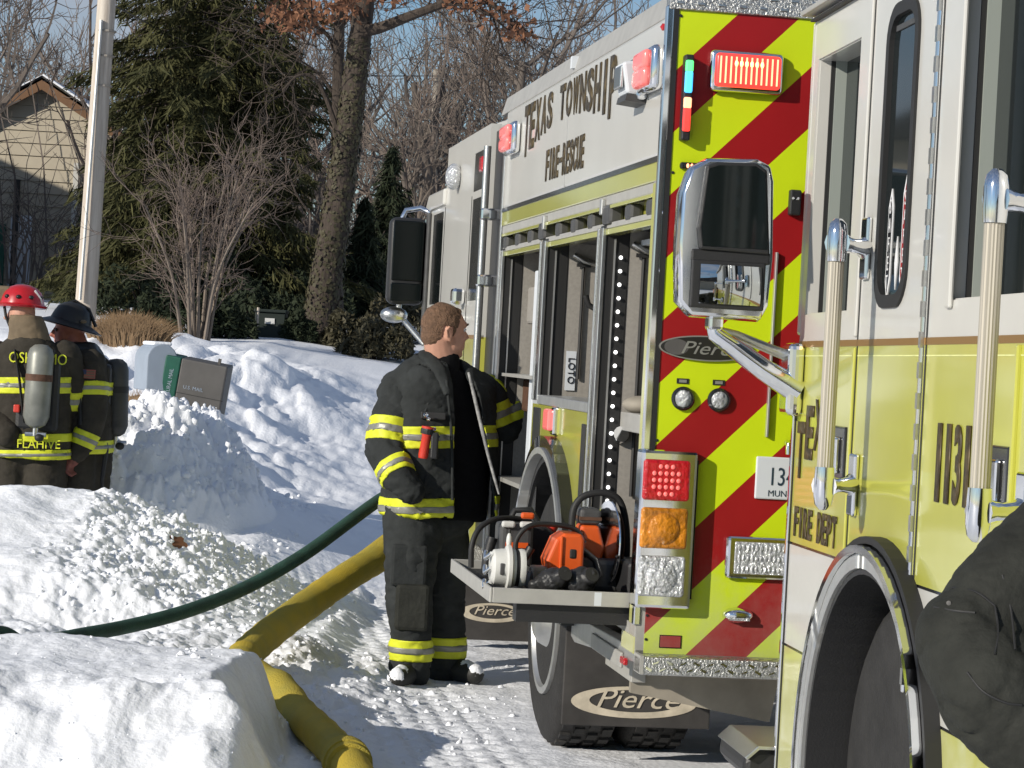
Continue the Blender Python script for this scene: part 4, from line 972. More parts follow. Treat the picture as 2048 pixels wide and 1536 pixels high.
# coat body
b=MB(); slabs(b,[sec(878,1030,.08,.285,.195),sec(880,960,.08,.285,.195),sec(881,880,.07,.275,.195),sec(881,810,.06,.275,.190),sec(882,772,.05,.25,.165),sec(880,752,.03,.19,.135),sec(876,735,.03,.13,.115),sec(874,722,.03,.105,.10)],yaw,28,2.5)
chain(b,[q(858,742,.02),q(800,782,-.01)],[.085,.105],12); chain(b,[q(905,748,.08),q(965,790,.18)],[.08,.09],12)
coat=skin_over(b,'coat','nomex',PA,.012,5,fold=.020,fscale=6.5,seed=7)
ctr=q(881,900,.07)
La,Lb=q(897,742,-.08),q(905,1005,-.10); Ra,Rb=q(940,745,.0),q(1000,1000,.02)
def edge_plane(a,b_,flip):
    n=(b_-a).cross(cn).normalized(); n=n if n.x*flip>0 else -n; return (a,n)
pl=edge_plane(La,Lb,1); pr=edge_plane(Ra,Rb,-1)
band_hem=band(coat,q(880,1036,.08),q(880,992,.08),coat); band_chest=band(coat,q(880,893,.08),q(880,850,.08),coat)
zlo=coat.location
def open_front(o):
    hb=bmesh.new(); hb.from_mesh(o.data)
    for co,no in (pl,pr): bmesh.ops.bisect_plane(hb,geom=hb.verts[:]+hb.edges[:]+hb.faces[:],plane_co=co,plane_no=no)
    de=[]
    for f in hb.faces:
        p=f.calc_center_median()
        if (p-pl[0]).dot(pl[1])>1e-4 and (p-pr[0]).dot(pr[1])>1e-4 and (p-ctr).dot(cn)>.02: de.append(f)
        elif f.normal.z<-.8 and p.z<q(880,1020,.08).z: de.append(f)
        elif f.normal.z>.85 and p.z>q(884,742,.02).z: de.append(f)
    bmesh.ops.delete(hb,geom=de,context='FACES'); hb.to_mesh(o.data); hb.free()
for o in (coat,band_hem,band_chest): open_front(o)
for o in (band_hem,band_chest):
    for c in o.children: open_front(c)
s_=coat.modifiers.new('t','SOLIDIFY'); s_.thickness=.014; s_.offset=-1
# lapel flaps, storm collar, lining edge
def strip(pts,w,th,name,m,parent,dirw):
    b=MB(); n=len(pts); vs=[]
    for p,ww in zip(pts,w): p=Vector(p); d=Vector(dirw); vs+= [p,p+d*ww,p+d*ww-cn*th*0+Vector((0,0,0))+cn*th,p+cn*th]
    b.add(vs,[(i*4+j,i*4+(j+1)%4,(i+1)*4+(j+1)%4,(i+1)*4+j) for i in range(n-1) for j in range(4)]+[(3,2,1,0),tuple(range(4*n-4,4*n))]); return b.build(name,m,parent,bevel=.006)
col=MB(); col.tube([q(866,722,.13),q(852,708,.05),q(854,712,-.05),q(880,742,-.115),q(897,790,-.16)],[.034,.042,.042,.036,.022],10,flat=.55); skin_over(col,'collar','nomex',coat,.009,4,fold=.004,fscale=20)
col=MB(); col.tube([q(905,735,.14),q(925,728,.09),q(938,738,.03),q(944,770,-.02)],[.028,.034,.034,.022],10,flat=.55); skin_over(col,'collar','nomex',coat,.009,4,fold=.004,fscale=20)
lp=MB(); lp.prism([(0,0),(.05,-.02),(.085,-.16),(.03,-.20),(-.02,-.06)],'y',0,.016)
lap=lp.build('storm_flap','nomex',coat,bevel=.006); a=q(858,800,-.17); lap.location=a; lap.rotation_euler=(0,0,math.atan2(cn.x,-cn.y)); 
Box('flap_strap','black_rubber',coat,a.x-.035,a.x+.085,a.y-.024,a.y-.004,a.z-.09,a.z-.055,bevel=.006)
edge=MB(); edge.tube([q(937,745,-.05),q(948,790,-.075),q(962,850,-.09),q(975,905,-.09),q(990,960,-.08),q(998,988,-.07)],[.006,.009,.009,.008,.007,.005],8); edge.build('lining_edge','lining',coat,smooth=50)
edge=MB(); edge.tube([q(893,760,-.15),q(902,850,-.17),q(905,930,-.17),q(905,1000,-.16)],.007,8); edge.build('coat_edge','nomex',coat,smooth=50)
# right sleeve (hand in pocket)
sA=[q(806,792,-.02),q(782,838,-.07),q(772,898,-.11),q(797,948,-.20),q(822,982,-.23)]
b=MB(); chain(b,sA,[.100,.097,.092,.082,.060],16)
slv=skin_over(b,'sleeve','nomex',coat,.011,5,fold=.019,fscale=8,seed=11)
def tpt(pts,i,t): return Vector(pts[i]).lerp(Vector(pts[i+1]),t)
band(slv,tpt(sA,1,.05),tpt(sA,1,.80),slv); band(slv,tpt(sA,2,.62),tpt(sA,3,.20),slv)
b=MB(); chain(b,[sA[4],q(832,992,-.215)],[.042,.038],12); skin_over(b,'cuff','black_rubber',slv,.01,2)
pk=MB().prism([(-.01,-.045),(.11,-.045),(.11,.045),(.0,.045)],'y',0,.016).build('coat_pocket','nomex',coat,bevel=.008); pk.location=q(850,968,-.165); pk.rotation_euler=(0,0,.5)
# left sleeve reaching into the bay
sB=[q(972,790,.20),q(990,838,.22),q(1008,858,.24),q(1030,822,.26),q(1052,795,.28)]
b=MB(); chain(b,sB,[.095,.092,.088,.075,.062],16)
slv2=skin_over(b,'sleeve','nomex',coat,.011,5,fold=.011,fscale=8,seed=13)
band(slv2,q(985,806,.21),q(1000,850,.22),slv2); band(slv2,q(1034,816,.26),q(1048,799,.28),slv2)
b=MB(); hw=q(1058,786,.29)
chain(b,[q(1050,797,.28),hw],[.036,.034],10)
for i in range(4): 
    f0=hw+Vector((.01,.0,.028-.018*i)); chain(b,[f0,f0+Vector((.045,.02,.004)),f0+Vector((.07,.01,-.018))],[.012,.010,.008],8)
chain(b,[hw+Vector((-.005,-.02,.02)),hw+Vector((.025,-.03,.045)),hw+Vector((.05,-.02,.05))],[.013,.011,.009],8)
skin_over(b,'glove','glove',slv2,.0055,2)
# trousers
b=MB(); lA=[q(828,1030,.0),q(822,1110,-.03),q(822,1195,-.05),q(820,1270,-.04),q(818,1342,-.03)]; lB=[q(886,1035,.14),q(884,1110,.17),q(886,1195,.20),q(888,1270,.22),q(890,1335,.24)]
chain(b,lA,[.142,.130,.110,.104,.102],16); chain(b,lB,[.134,.122,.104,.096,.092],16); b.ball(q(862,1030,.08),(.21,.15,.13),16,10)
tro=skin_over(b,'trousers','nomex',PA,.012,5,fold=.020,fscale=6,seed=17)
for l_,f in ((lA,1),(lB,1)):
    mid=(lA[4]+lB[4])/2; side=(l_[4]-mid); side.z=0
    band(tro,l_[4]+Vector((0,0,.055)),l_[4]+Vector((0,0,.155)),tro,extra=[(mid,side)])
pk=Box('cargo_pocket','nomex',tro,0,.17,0,.03,-.1,.1,bevel=.015); pk.location=q(782,1130,-.17); pk.rotation_euler=(0,0,.1)
Box('knee_patch','jacket_black',tro,-.075,.085,-.02,.02,-.11,.11,bevel=.018).location=q(822,1215,-.155)
# boots
def boot(ank,toe_dir,name='boot'):
    ank=Vector(ank); t=Vector(toe_dir).normalized(); b=MB(); z0=.035
    chain(b,[ank+Vector((0,0,.02)),Vector((ank.x,ank.y,.08))],[.075,.07],12)
    chain(b,[Vector((ank.x,ank.y,.055))-t*.03,Vector((ank.x,ank.y,.05))+t*.10,Vector((ank.x,ank.y,.047))+t*.19],[.058,.056,.05],12)
    o=skin_over(b,name,'boot',PA,.009,4); 
    s_=MB(); chain(s_,[Vector((ank.x,ank.y,.066))+t*.13,Vector((ank.x,ank.y,.054))+t*.195],[.040,.044],12); sn=skin_over(s_,'snow_on_boot','snow',o,.008,2,fold=.006,fscale=30); return o
boot(lA[4]+Vector((.0,-.02,-.02)),(-.25,-1,0)); boot(lB[4]+Vector((.02,.0,-.02)),(.7,-.8,0))
# torch, radio and clips on the chest
tz=q(851,885,-.225); fl=MB(); fl.lathe([(.0,-.075),(.021,-.075),(.024,-.06),(.022,.03),(.030,.045),(.031,.075),(.0,.078)],tz,(.12,.0,1),14); t_=fl.build('torch','flashlight_red',coat,smooth=40)
MB().lathe([(.032,.04),(.033,.05),(.033,.06),(.032,.065)],tz,(.12,0,1),14).build('torch_ring','black_plastic',t_)
Box('radio','black_plastic',coat,tz.x+.025,tz.x+.06,tz.y-.02,tz.y+.03,tz.z-.075,tz.z+.05,bevel=.008)
for (u,v,r) in ((852,830,.010),(857,838,.008),(869,858,.008),(866,866,.007),(874,872,.012)): MB().lathe([(r,-.004),(r*1.2,0),(r,.004),(r*.6,0),(r,-.004)],q(u,v,-.235),(.3,-1,.2),12).build('clip','chrome',coat,smooth=50)
# ------------------------------------------------------------ the two firefighters with air packs behind the bank
def air_pack(parent,p,ax,r,L_,m,dark=False):
    a=Vn(ax); p=Vector(p); t=MB().lathe([(0,-L_/2),(r*.35,-L_/2),(r*.75,-L_/2+.02),(r,-L_/2+.07),(r,L_/2-.07),(r*.85,L_/2-.03),(r*.5,L_/2-.005),(0,L_/2)],p,a,20).build('air_cylinder',m,parent,smooth=45)
    MB().lathe([(r*1.03,-.02),(r*1.04,0),(r*1.03,.022)],p+a*.05,a,20).build('cylinder_strap','rust' if not dark else 'black_rubber',t,smooth=40)
    v=MB(); v.tube([p-a*(L_/2-.005),p-a*(L_/2+.05)],.018,10); v.tube([p-a*(L_/2+.04)+Vector((-.06,0,0)),p-a*(L_/2+.04)+Vector((.07,0,0))],.016,8); v.build('cylinder_valve','chrome_dull',t,smooth=40)
    MB().ball(p-a*(L_/2+.06)+Vector((.03,-.01,0)),(.03,.03,.025),10,8).build('valve_knob','black_rubber',t,smooth=60)
    return t
Y2=15.7
root2=at(60,1170,Y2); root2.z=gz(root2.x,root2.y)
PB=thing('person','firefighter in red helmet seen from behind, grey air cylinder on back','person',root2)
def q2(u,v,dy=0.0): return at(u,v,Y2+dy)-root2
def sec2(u,v,dy,w,d): p=q2(u,v,dy); return (p.x,p.y,p.z,w,d)
b=MB(); hc2=q2(45,628,.0)
b.ball(hc2,(.080,.10,.125),16,12); b.ball(hc2+Vector((-.055,-.01,-.03)),(.04,.05,.07),12,8); chain(b,[hc2+Vector((.02,0,-.08)),q2(58,700,.0),q2(62,800,.02)],[.07,.085,.13],14)
chain(b,[hc2+Vector((-.085,.0,-.012)),hc2+Vector((-.108,.0,-.03))],[.012,.014],8)
skin_over(b,'body','skin',PB,.009,3)
hm=MB(); hc_=q2(44,612,.0)
hm.lathe([(.150,-.012),(.160,.0),(.140,.012),(.132,.05),(.118,.085),(.088,.115),(.045,.132),(0,.137)],hc_,(0,0.05,1),24); he=hm.build('helmet','helmet_red',PB,smooth=40)
for i in range(5):
    a=-PI*.9+i*PI*.2; MB().ball(hc_+Vector((.126*math.cos(a),.126*math.sin(a),.055)),(.018,.018,.014),8,6).build('helmet_mark','helmet_black',he,smooth=60)
MB().tube([hc_+Vector((.13,-.03,.0)),hc_+Vector((.125,-.05,.05)),hc_+Vector((.09,-.07,.10))],.007,6).build('helmet_trim','white_print',he)
Box('helmet_shield','hood_tan',he,hc_.x-.16,hc_.x-.06,hc_.y-.06,hc_.y+.05,hc_.z+.02,hc_.z+.12,bevel=.02)
MB().tube([hc_+Vector((-.10,-.05,-.01)),hc_+Vector((-.085,-.06,-.07)),hc_+Vector((-.06,-.05,-.13))],.010,6).build('chin_strap','black_rubber',he)
b=MB(); slabs(b,[sec2(60,690,.0,.15,.12),sec2(58,668,.0,.125,.115),sec2(54,645,.0,.112,.11),sec2(52,630,.0,.100,.105)],0,20); skin_over(b,'hood','hood_tan',PB,.012,4,fold=.008,fscale=14)
b=MB(); slabs(b,[sec2(64,915,.06,.255,.19),sec2(62,860,.05,.25,.18),sec2(60,790,.04,.265,.185),sec2(60,730,.03,.275,.175),sec2(60,700,.02,.22,.15),sec2(60,676,.0,.12,.12)],0,24)
ct=skin_over(b,'coat','nomex_tan',PB,.014,5,fold=.012,fscale=7,seed=21)
band(ct,q2(60,786,.04),q2(60,754,.04),ct); band(ct,q2(60,917,.06),q2(60,898,.06),ct); band(ct,q2(60,882,.06),q2(60,866,.06),ct,silver=False)
for s_,pts in ((0,[q2(-10,715,.02),q2(-22,770,.0),q2(-18,830,-.02),q2(15,868,-.12)]),(1,[q2(128,715,.05),q2(140,775,.10),q2(132,840,.16),q2(118,880,.22)])):
    b=MB(); chain(b,pts,[.115,.11,.10,.085],14); sl_=skin_over(b,'sleeve','nomex_tan',ct,.014,5,fold=.012,fscale=8,seed=23+s_); band(sl_,tpt(pts,1,.0),tpt(pts,1,.55),sl_)
b=MB(); chain(b,[q2(22,900,.08),q2(12,1000,.06),q2(8,1160,.05)],[.14,.13,.11],14); chain(b,[q2(92,900,.08),q2(86,1000,.08),q2(88,1160,.08)],[.15,.14,.115],14); b.ball(q2(58,905,.07),(.2,.15,.10),14,10)
skin_over(b,'trousers','nomex_tan',PB,.015,5,fold=.012,fscale=6,seed=25)
for u in (8,88): b=MB(); p=q2(u,1160,.05); chain(b,[p+Vector((0,0,.02)),Vector((p.x,p.y,.06)),Vector((p.x,p.y+.14,.05))],[.08,.07,.055],12); skin_over(b,'boot','boot',PB,.014,3)
air_pack(PB,q2(77,772,-.20),(.02,.02,1),.082,.52,'tank')
Box('pack_frame','black_plastic',PB,*(lambda p:(p.x-.14,p.x+.13,p.y-.02,p.y+.05,p.z-.26,p.z+.2))(q2(77,780,-.12)),bevel=.03)
for u0,u1 in ((30,48),(108,92)): MB().tube([q2(u0,700,-.14),q2((u0+u1)/2,760,-.19),q2(u1,845,-.17)],[.02,.022,.02],8,flat=.4).build('pack_strap','black_rubber',PB,smooth=50)
text('back_lettering','OSHTEMO','band_yellow',ct,.095,frame4(q2(76,718,-.152),(1,0,0),(0,0,1)),.003,sx=.82)
nm=MB(); text('name_lettering','FLAHIVE','band_yellow',ct,.078,frame4(q2(77,889,-.162),(1,0,.03),(-.03,0,1)),.003,sx=.95)
Box('radio_mic','flashlight_red',PB,*(lambda p:(p.x-.02,p.x+.02,p.y-.02,p.y+.02,p.z-.025,p.z+.025))(q2(34,817,-.17)),bevel=.008)
# second one, facing left
Y3=16.0
root3=at(170,1160,Y3); root3.z=gz(root3.x,root3.y)
PC=thing('person','firefighter in black helmet facing left with flag patch on sleeve','person',root3)
def q3(u,v,dy=0.0): return at(u,v,Y3+dy)-root3
def sec3(u,v,dy,w,d): p=q3(u,v,dy); return (p.x,p.y,p.z,w,d)
hc3=q3(137,660,.0); b=MB(); f3=Vector((-.95,-.25,-.18)).normalized(); s3=Vector((f3.y,-f3.x,0)).normalized(); u3=f3.cross(s3); u3=u3 if u3.z>0 else -u3; R3=Matrix((f3,s3,u3)).transposed()
def hp3(f,s_,u_): return hc3+f3*f+s3*s_+u3*u_
b.ball(hp3(-.02,0,.03),(.10,.08,.10),16,12,R3); b.ball(hp3(.035,0,-.035),(.06,.06,.08),14,10,R3); b.ball(hp3(.066,0,-.10),(.026,.03,.02),10,8,R3); chain(b,[hp3(.085,0,.02),hp3(.112,0,-.018),hp3(.092,0,-.032)],[.010,.014,.011],8)
b.ball(hp3(.09,0,-.06),(.013,.022,.010),8,6,R3); chain(b,[hp3(-.03,0,-.06),q3(160,715,.0),q3(162,800,.02)],[.072,.085,.13],14)
bd=skin_over(b,'body','skin_red',PC,.008,3)
for s_ in (-1,1): MB().ball(hp3(.078,.03*s_,.012),.011,8,6).build('eye','black_gloss',bd,smooth=60)
hm=MB(); c3=q3(142,645,.0); ax3=Vector((.22,.05,1)).normalized()
hm.lathe([(.125,-.02),(.205,-.035),(.210,-.028),(.135,.005),(.122,.05),(.105,.09),(.07,.118),(.03,.13),(0,.132)],c3,ax3,24); he=hm.build('helmet','helmet_black',PC,smooth=40)
MB().tube([c3+Vector((-.12,0,.0)),c3+Vector((-.08,0,.10)),c3+Vector((.02,0,.14)),c3+Vector((.11,0,.09)),c3+Vector((.16,0,-.02))],.012,6).build('helmet_comb','helmet_black',he,smooth=60)
for i in range(3): MB().ball(c3+Vector((-.06+.08*i,-.118,.01)),(.02,.008,.012),8,6).build('helmet_sticker','hood_tan',he,smooth=60)
MB().tube([hp3(.0,.075,.03),hp3(.02,.078,-.05),hp3(.06,.03,-.12)],.008,6).build('chin_strap','black_rubber',he)
b=MB(); slabs(b,[sec3(172,725,.0,.14,.12),sec3(165,700,.0,.12,.11),sec3(160,685,.0,.105,.10)],0,20); skin_over(b,'hood','helmet_black',PC,.012,4,fold=.01,fscale=14)
yw=1.15
b=MB(); slabs(b,[sec3(163,905,.0,.20,.24),sec3(163,850,.0,.20,.23),sec3(163,780,.0,.20,.22),sec3(166,730,.0,.19,.19),sec3(166,708,.0,.13,.13)],0,22)
ct3=skin_over(b,'coat','nomex_tan',PC,.014,5,fold=.012,fscale=7,seed=31)
band(ct3,q3(160,790,.0),q3(160,765,.0),ct3); band(ct3,q3(163,905,.0),q3(163,880,.0),ct3)
sC=[q3(178,730,-.12),q3(186,785,-.16),q3(184,840,-.18),q3(168,885,-.20),q3(155,905,-.21)]
b=MB(); chain(b,sC,[.105,.10,.092,.08,.068],14); sl3=skin_over(b,'sleeve','nomex_tan',ct3,.012,5,fold=.011,fscale=8,seed=33)
band(sl3,q3(186,765,-.15),q3(186,792,-.16),sl3); band(sl3,tpt(sC,2,.55),tpt(sC,3,.35),sl3)
p=q3(176,748,-.245); fp=Box('flag_patch','flag_red',sl3,p.x-.045,p.x+.045,p.y-.012,p.y+.02,p.z-.028,p.z+.028); Box('flag_canton','flag_blue',fp,p.x-.044,p.x-.008,p.y-.0135,p.y,p.z-.002,p.z+.027)
for i in range(3): Box('flag_bar','hood_tan',fp,p.x-.007 if i>1 else p.x-.044,p.x+.044,p.y-.0132,p.y,p.z-.022+i*.017,p.z-.014+i*.017)
b=MB(); hw=q3(146,921,-.21); chain(b,[sC[4],hw],[.042,.040],10)
for i in range(4): 
    f0=hw+Vector((-.02+.008*i,-.028+.020*i,-.02)); chain(b,[f0,f0+Vector((-.012,-.01,-.05)),f0+Vector((.012,-.012,-.075+.006*abs(i-1)))],[.014,.013,.010],8)
f0=hw+Vector((-.03,-.02,.0)); chain(b,[f0,f0+Vector((-.03,-.012,-.03)),f0+Vector((-.028,-.015,-.055))],[.015,.013,.010],8)
skin_over(b,'glove','glove',sl3,.0065,2)
sD=[q3(140,735,.12),q3(128,790,.10),q3(118,850,.02),q3(112,880,-.04)]
b=MB(); chain(b,sD,[.10,.095,.088,.075],14); sl4=skin_over(b,'sleeve','nomex_tan',ct3,.013,5,fold=.011,fscale=8,seed=35); band(sl4,tpt(sD,1,.1),tpt(sD,1,.6),sl4)
b=MB(); chain(b,[q3(150,900,-.06),q3(150,1000,-.06),q3(150,1150,-.05)],[.135,.125,.105],14); chain(b,[q3(182,900,.08),q3(178,1000,.08),q3(182,1150,.08)],[.14,.13,.11],14)
tr3=skin_over(b,'trousers','nomex_tan',PC,.015,5,fold=.012,fscale=6,seed=37)
for u,dy in ((150,-.05),(182,.08)): b=MB(); p=q3(u,1150,dy); chain(b,[p+Vector((0,0,.02)),Vector((p.x,p.y,.06)),Vector((p.x-.14,p.y,.05))],[.08,.07,.055],12); skin_over(b,'boot','boot',PC,.014,3)
air_pack(PC,q3(232,795,.05),(-.04,.0,1),.080,.50,'tank_dark',True)
Box('pack_frame','black_plastic',PC,*(lambda p:(p.x-.06,p.x+.04,p.y-.13,p.y+.13,p.z-.28,p.z+.2))(q3(214,790,.03)),bevel=.03)
MB().tube([q3(205,715,-.10),q3(178,722,-.20),q3(158,760,-.24),q3(160,850,-.26)],.016,8,flat=.5).build('pack_strap','black_rubber',PC,smooth=50)
MB().tube([q3(205,845,-.10),q3(212,900,-.12),q3(204,960,-.12),q3(206,1000,-.1)],[.015,.018,.012,.008],8).build('pack_hose','black_rubber',PC,smooth=50)
MB().tube([q3(118,900,-.20),q3(120,935,-.2),q3(113,960,-.2),q3(118,970,-.2)],[.012,.016,.012,.02],8).build('rope_loop','dry_grass',PC,smooth=50)
# ------------------------------------------------------------ bystander at the edge of the picture
Y4=4.25
root4=at(2190,1800,Y4); root4.z=0
PD=thing('person','person in dark padded jacket with bent arm, close at the right edge','person',root4)
def q4(u,v,dy=0.0): return at(u,v,Y4+dy)-root4
b=MB(); sE=[q4(2160,1085,.05),q4(2062,1172,.0),q4(1946,1278,-.04),q4(2000,1388,-.12),q4(2110,1520,-.16)]
chain(b,sE,[.115,.108,.094,.098,.080],18)
slE=skin_over(b,'sleeve','jacket_black',PD,.007,5,fold=.005,fscale=7,seed=41)
def sleeve_creases(o,pts,amp,freq):
    me=o.data; n=len(me.vertices); co=np.empty(n*3,np.float32); me.vertices.foreach_get('co',co); co=co.reshape(-1,3).astype(float); nm=np.empty(n*3,np.float32); me.vertices.foreach_get('normal',nm); nm=nm.reshape(-1,3)
    best=np.full(n,9.); al=np.zeros(n); acc=0
    for a,b_ in zip(pts[:-1],pts[1:]):
        a,b_=np.array(a),np.array(b_); d=b_-a; L_=np.linalg.norm(d); t=np.clip(((co-a)@d)/L_**2,0,1); ds=np.linalg.norm(co-a-t[:,None]*d,axis=1); k=ds<best; best[k]=ds[k]; al[k]=acc+t[k]*L_; acc+=L_
    w=fbm(co[:,0]*7+co[:,1]*5,co[:,2]*7,3,91); v=fbm(al*freq+w*2.2+co[:,1]*6,co[:,2]*2+co[:,0]*3,2,92)
    c=np.exp(-(v/.10)**2); c2=np.exp(-(fbm(al*freq*.7-w*3+5,co[:,0]*6-co[:,2]*3,2,95)/.07)**2)
    co+=nm*(amp*(.5*v-.75*c-.5*c2+.3))[:,None]; me.vertices.foreach_set('co',co.astype(np.float32).reshape(-1)); me.update()
sleeve_creases(slE,sE,.0065,9)
b=MB(); slabs(b,[(q4(2345,1560,.06).x,.06,.80,.24,.19),(q4(2345,1560,.06).x,.06,1.0,.25,.20),(q4(2345,1300,.06).x,.06,1.15,.25,.20),(q4(2345,1100,.06).x,.06,1.36,.25,.17),(q4(2345,1000,.06).x,.06,1.47,.16,.12)],0,24)
skin_over(b,'jacket','jacket_black',PD,.013,5,fold=.016,fscale=7,seed=43)
X4=q4(2345,1300,.06).x
b=MB(); b.ball((X4,.05,1.66),(.08,.1,.12),16,12); chain(b,[(X4,.06,1.58),(X4,.06,1.46),(X4,.06,1.2)],[.07,.08,.12],14); b.ball((X4,.15,1.64),(.03,.03,.06),8,6); skin_over(b,'body','skin',PD,.01,3)
b=MB(); b.ball((X4,.03,1.70),(.095,.112,.105),16,12); skin_over(b,'knit_cap','jacket_black',PD,.01,3,fold=.003,fscale=40)
b=MB(); sF=[(X4+.24,.06,1.38),(X4+.33,.08,1.2),(X4+.34,.10,1.06),(X4+.24,.22,.97)]; chain(b,sF,[.115,.105,.095,.08],16); skin_over(b,'sleeve','jacket_black',PD,.012,4,fold=.014,fscale=8,seed=44)
b=MB(); chain(b,[(X4-.10,.06,.90),(X4-.10,.05,.5),(X4-.10,.05,.12)],[.125,.10,.085],14); chain(b,[(X4+.11,.06,.90),(X4+.12,.08,.5),(X4+.12,.08,.12)],[.125,.10,.085],14); skin_over(b,'trousers','jacket_black',PD,.014,4,fold=.012,fscale=6,seed=45)
for x in (-.10,.12): b=MB(); chain(b,[(X4+x,.05,.12),(X4+x,.05,.06),(X4+x,.19,.05)],[.075,.07,.05],12); skin_over(b,'boot','boot',PD,.012,3)
def on_surface(o,u,v,off=.002):
    C=Vector((0,0,CAMH))-root4; d=ray(u,v).normalized(); ok,loc,nrm,_=o.ray_cast(C,d); return (loc+nrm*off) if ok else None
p=on_surface(slE,1898,1207,.001)
if p: MB().lathe([(.004,0),(.004,.002),(.0,.003)],p,(-.3,-1,.1),12).build('snap_button','mail_grey',slE,smooth=40)

for L_ in ([(1862,1180),(1905,1176),(1952,1184),(1990,1212)],[(1868,1214),(1910,1222),(1950,1226)],[(1990,1212),(1996,1262),(1990,1310)],[(2005,1150),(2022,1220),(2030,1300)],[(1935,1345),(1965,1382),(2010,1405),(2044,1410)]):
    P=[p for p in (on_surface(slE,*c,.0005) for c in L_) if p]
    if len(P)>1: MB().tube(catmull(P,4),.0022,6).build('seam','black_rubber',slE,smooth=60)
# ============================================================ HOSES, TOOLS ON THE TRAY, MAILBOXES
px=[(830,1060,12.9),(770,1108,12.6),(700,1150,12.3),(620,1206,11.95),(540,1266,11.4),(488,1316,10.95),(486,1352,10.7),(528,1384,10.5),(600,1432,10.12),(662,1490,9.55),(706,1545,9.0),(745,1640,8.3)]
pts=catmull([at(*p) for p in px],10); rng=random.Random(8)
pts=[p+Vector((0,0,max(0,gz(p.x,p.y)+.06-p.z)*.6)) for p in pts]
rs=[.073*(1+.03*math.sin(i*1.9)+.02*rng.uniform(-1,1)) for i in range(len(pts))]
hy=thing('fire_hose','thick yellow supply hose looping over the snow behind the cut block','fire hose',(pts[60].x,pts[60].y,0))
def rel(L_,o): return [Vector(p)-o.location for p in L_]
hs_=MB().tube(rel(pts,hy),rs,16).build('hose_jacket','hose_yellow',hy,smooth=60)
MB().tube(rel([p+Vector((-.012,-.068,-.012)) for p in pts[8:50]],hy),.009,6).build('hose_crease','hose_yellow',hy,smooth=60)
MB().tube(rel(catmull([at(790,1070,12.75),at(740,1106,12.5),at(690,1140,12.35),at(640,1180,12.2)],6),hy),[.05,.05,.05,.049,.048,.047,.046,.045,.044,.043,.042,.04,.038,.036,.034,.032,.03,.026,.02],10,flat=.6).build('hose_fold','hose_yellow',hy,smooth=60)
i0=len(pts)-14
cp=MB(); d=(pts[i0+3]-pts[i0]).normalized(); cp.lathe([(.074,-.08),(.086,-.078),(.086,-.03),(.092,-.03),(.092,.03),(.086,.03),(.086,.078),(.074,.08)],pts[i0]-hy.location,d,24); cp.build('hose_coupling','hose_yellow',hy,smooth=40)
px=[(800,975,12.8),(750,1006,12.5),(690,1050,12.2),(610,1108,11.85),(500,1172,11.45),(380,1220,10.9),(260,1252,10.55),(150,1272,10.2),(80,1282,9.95),(0,1292,9.75),(-90,1304,9.5)]
pts=catmull([at(*p) for p in px],8)
pts=[Vector((p.x,p.y,max(p.z,gz(p.x,p.y)+.022 if p.y<10.6 else p.z))) for p in pts]
for _ in range(3): pts=[pts[0]]+[Vector((b.x,b.y,(a.z+2*b.z+c.z)/4)) for a,b,c in zip(pts[:-2],pts[1:-1],pts[2:])]+[pts[-1]]
hg_=thing('fire_hose','slim dark green hose sagging from the engine to the snowbank','fire hose',(pts[40].x,pts[40].y,0))
MB().tube(rel(pts,hg_),[.034*(1-.5*max(0,(i-54)/26)) for i in range(len(pts))],12,flat=.9).build('hose_jacket','hose_green',hg_,smooth=60)
# oak leaf lying on the bank
p=at(357,1052,13.75); p.z=gz(p.x,p.y)+.03
lf=MB(); P=[]
for i in range(18):
    a=2*PI*i/18; r=.065*(.55+.45*abs(math.cos(a*2.5))); P.append((r*math.cos(a),r*math.sin(a)*.7))
lf.prism(P,'z',0,.004); o=lf.build('fallen_leaf','oak_leaf',None,loc=p); o.rotation_euler=(1.0,.3,.4); tag(o,'brown dead leaf lying on the sunlit snowbank','leaf')
# ------------------------------------------------------------ tools (frame of the engine ahead)
def tool(name,label,cat,lx,ly,group=None):
    w=T1.world(lx,ly,.766); t=thing(name,label,cat,w,T1.yaw,group); t['_b']=0; del t['_b']; return t,Vector((lx,ly,.766))
def TP(u,v,ly,base): x,z=T1.rear(u,v,ly); return Vector((x,ly,z))-base
# chainsaw in front
t,bs=tool('chainsaw','orange chainsaw with black wrap handle, front of the tool tray','chainsaw',-.24,.42)
f=lambda u,v,dy=0: TP(u,v,.42+dy,bs)
a,b_=f(1086,1152),f(1165,1066)
body=MB(); body.prism([(a.x+.02,a.z-.02),(a.x,a.z+.06),(a.x+.03,b_.z-.02),(a.x+.06,b_.z),(b_.x-.01,b_.z),(b_.x,b_.z-.02),(b_.x,a.z-.02)],'y',-.06,.09); body.build('engine_cover','saw_orange',t,bevel=.012,seg=3)
Box('recess','black_rubber',t,a.x+.08,a.x+.105,-.064,-.05,a.z+.07,a.z+.105,bevel=.006); Box('cover_rib','saw_orange',t,a.x+.045,a.x+.055,-.068,-.05,a.z,b_.z-.01,bevel=.003)
Box('saw_base','saw_grey',t,a.x-.06,b_.x+.02,-.05,.12,.0,a.z+.02,bevel=.02); Box('carburettor','under_tan',t,a.x-.045,a.x+.015,-.055,.05,a.z-.02,a.z+.035,bevel=.012)
MB().tube(catmull([f(1030,1105,-.02),f(1034,1078,-.02),f(1052,1056,-.02),f(1080,1048,0),f(1130,1052,.03),f(1155,1062,.05),f(1168,1085,.06)],6),.0095,8).build('wrap_handle','black_rubber',t,smooth=60)
MB().tube([f(1042,1130),f(1062,1095)],[.012,.016],8).build('chain_brake','black_plastic',t,smooth=50)
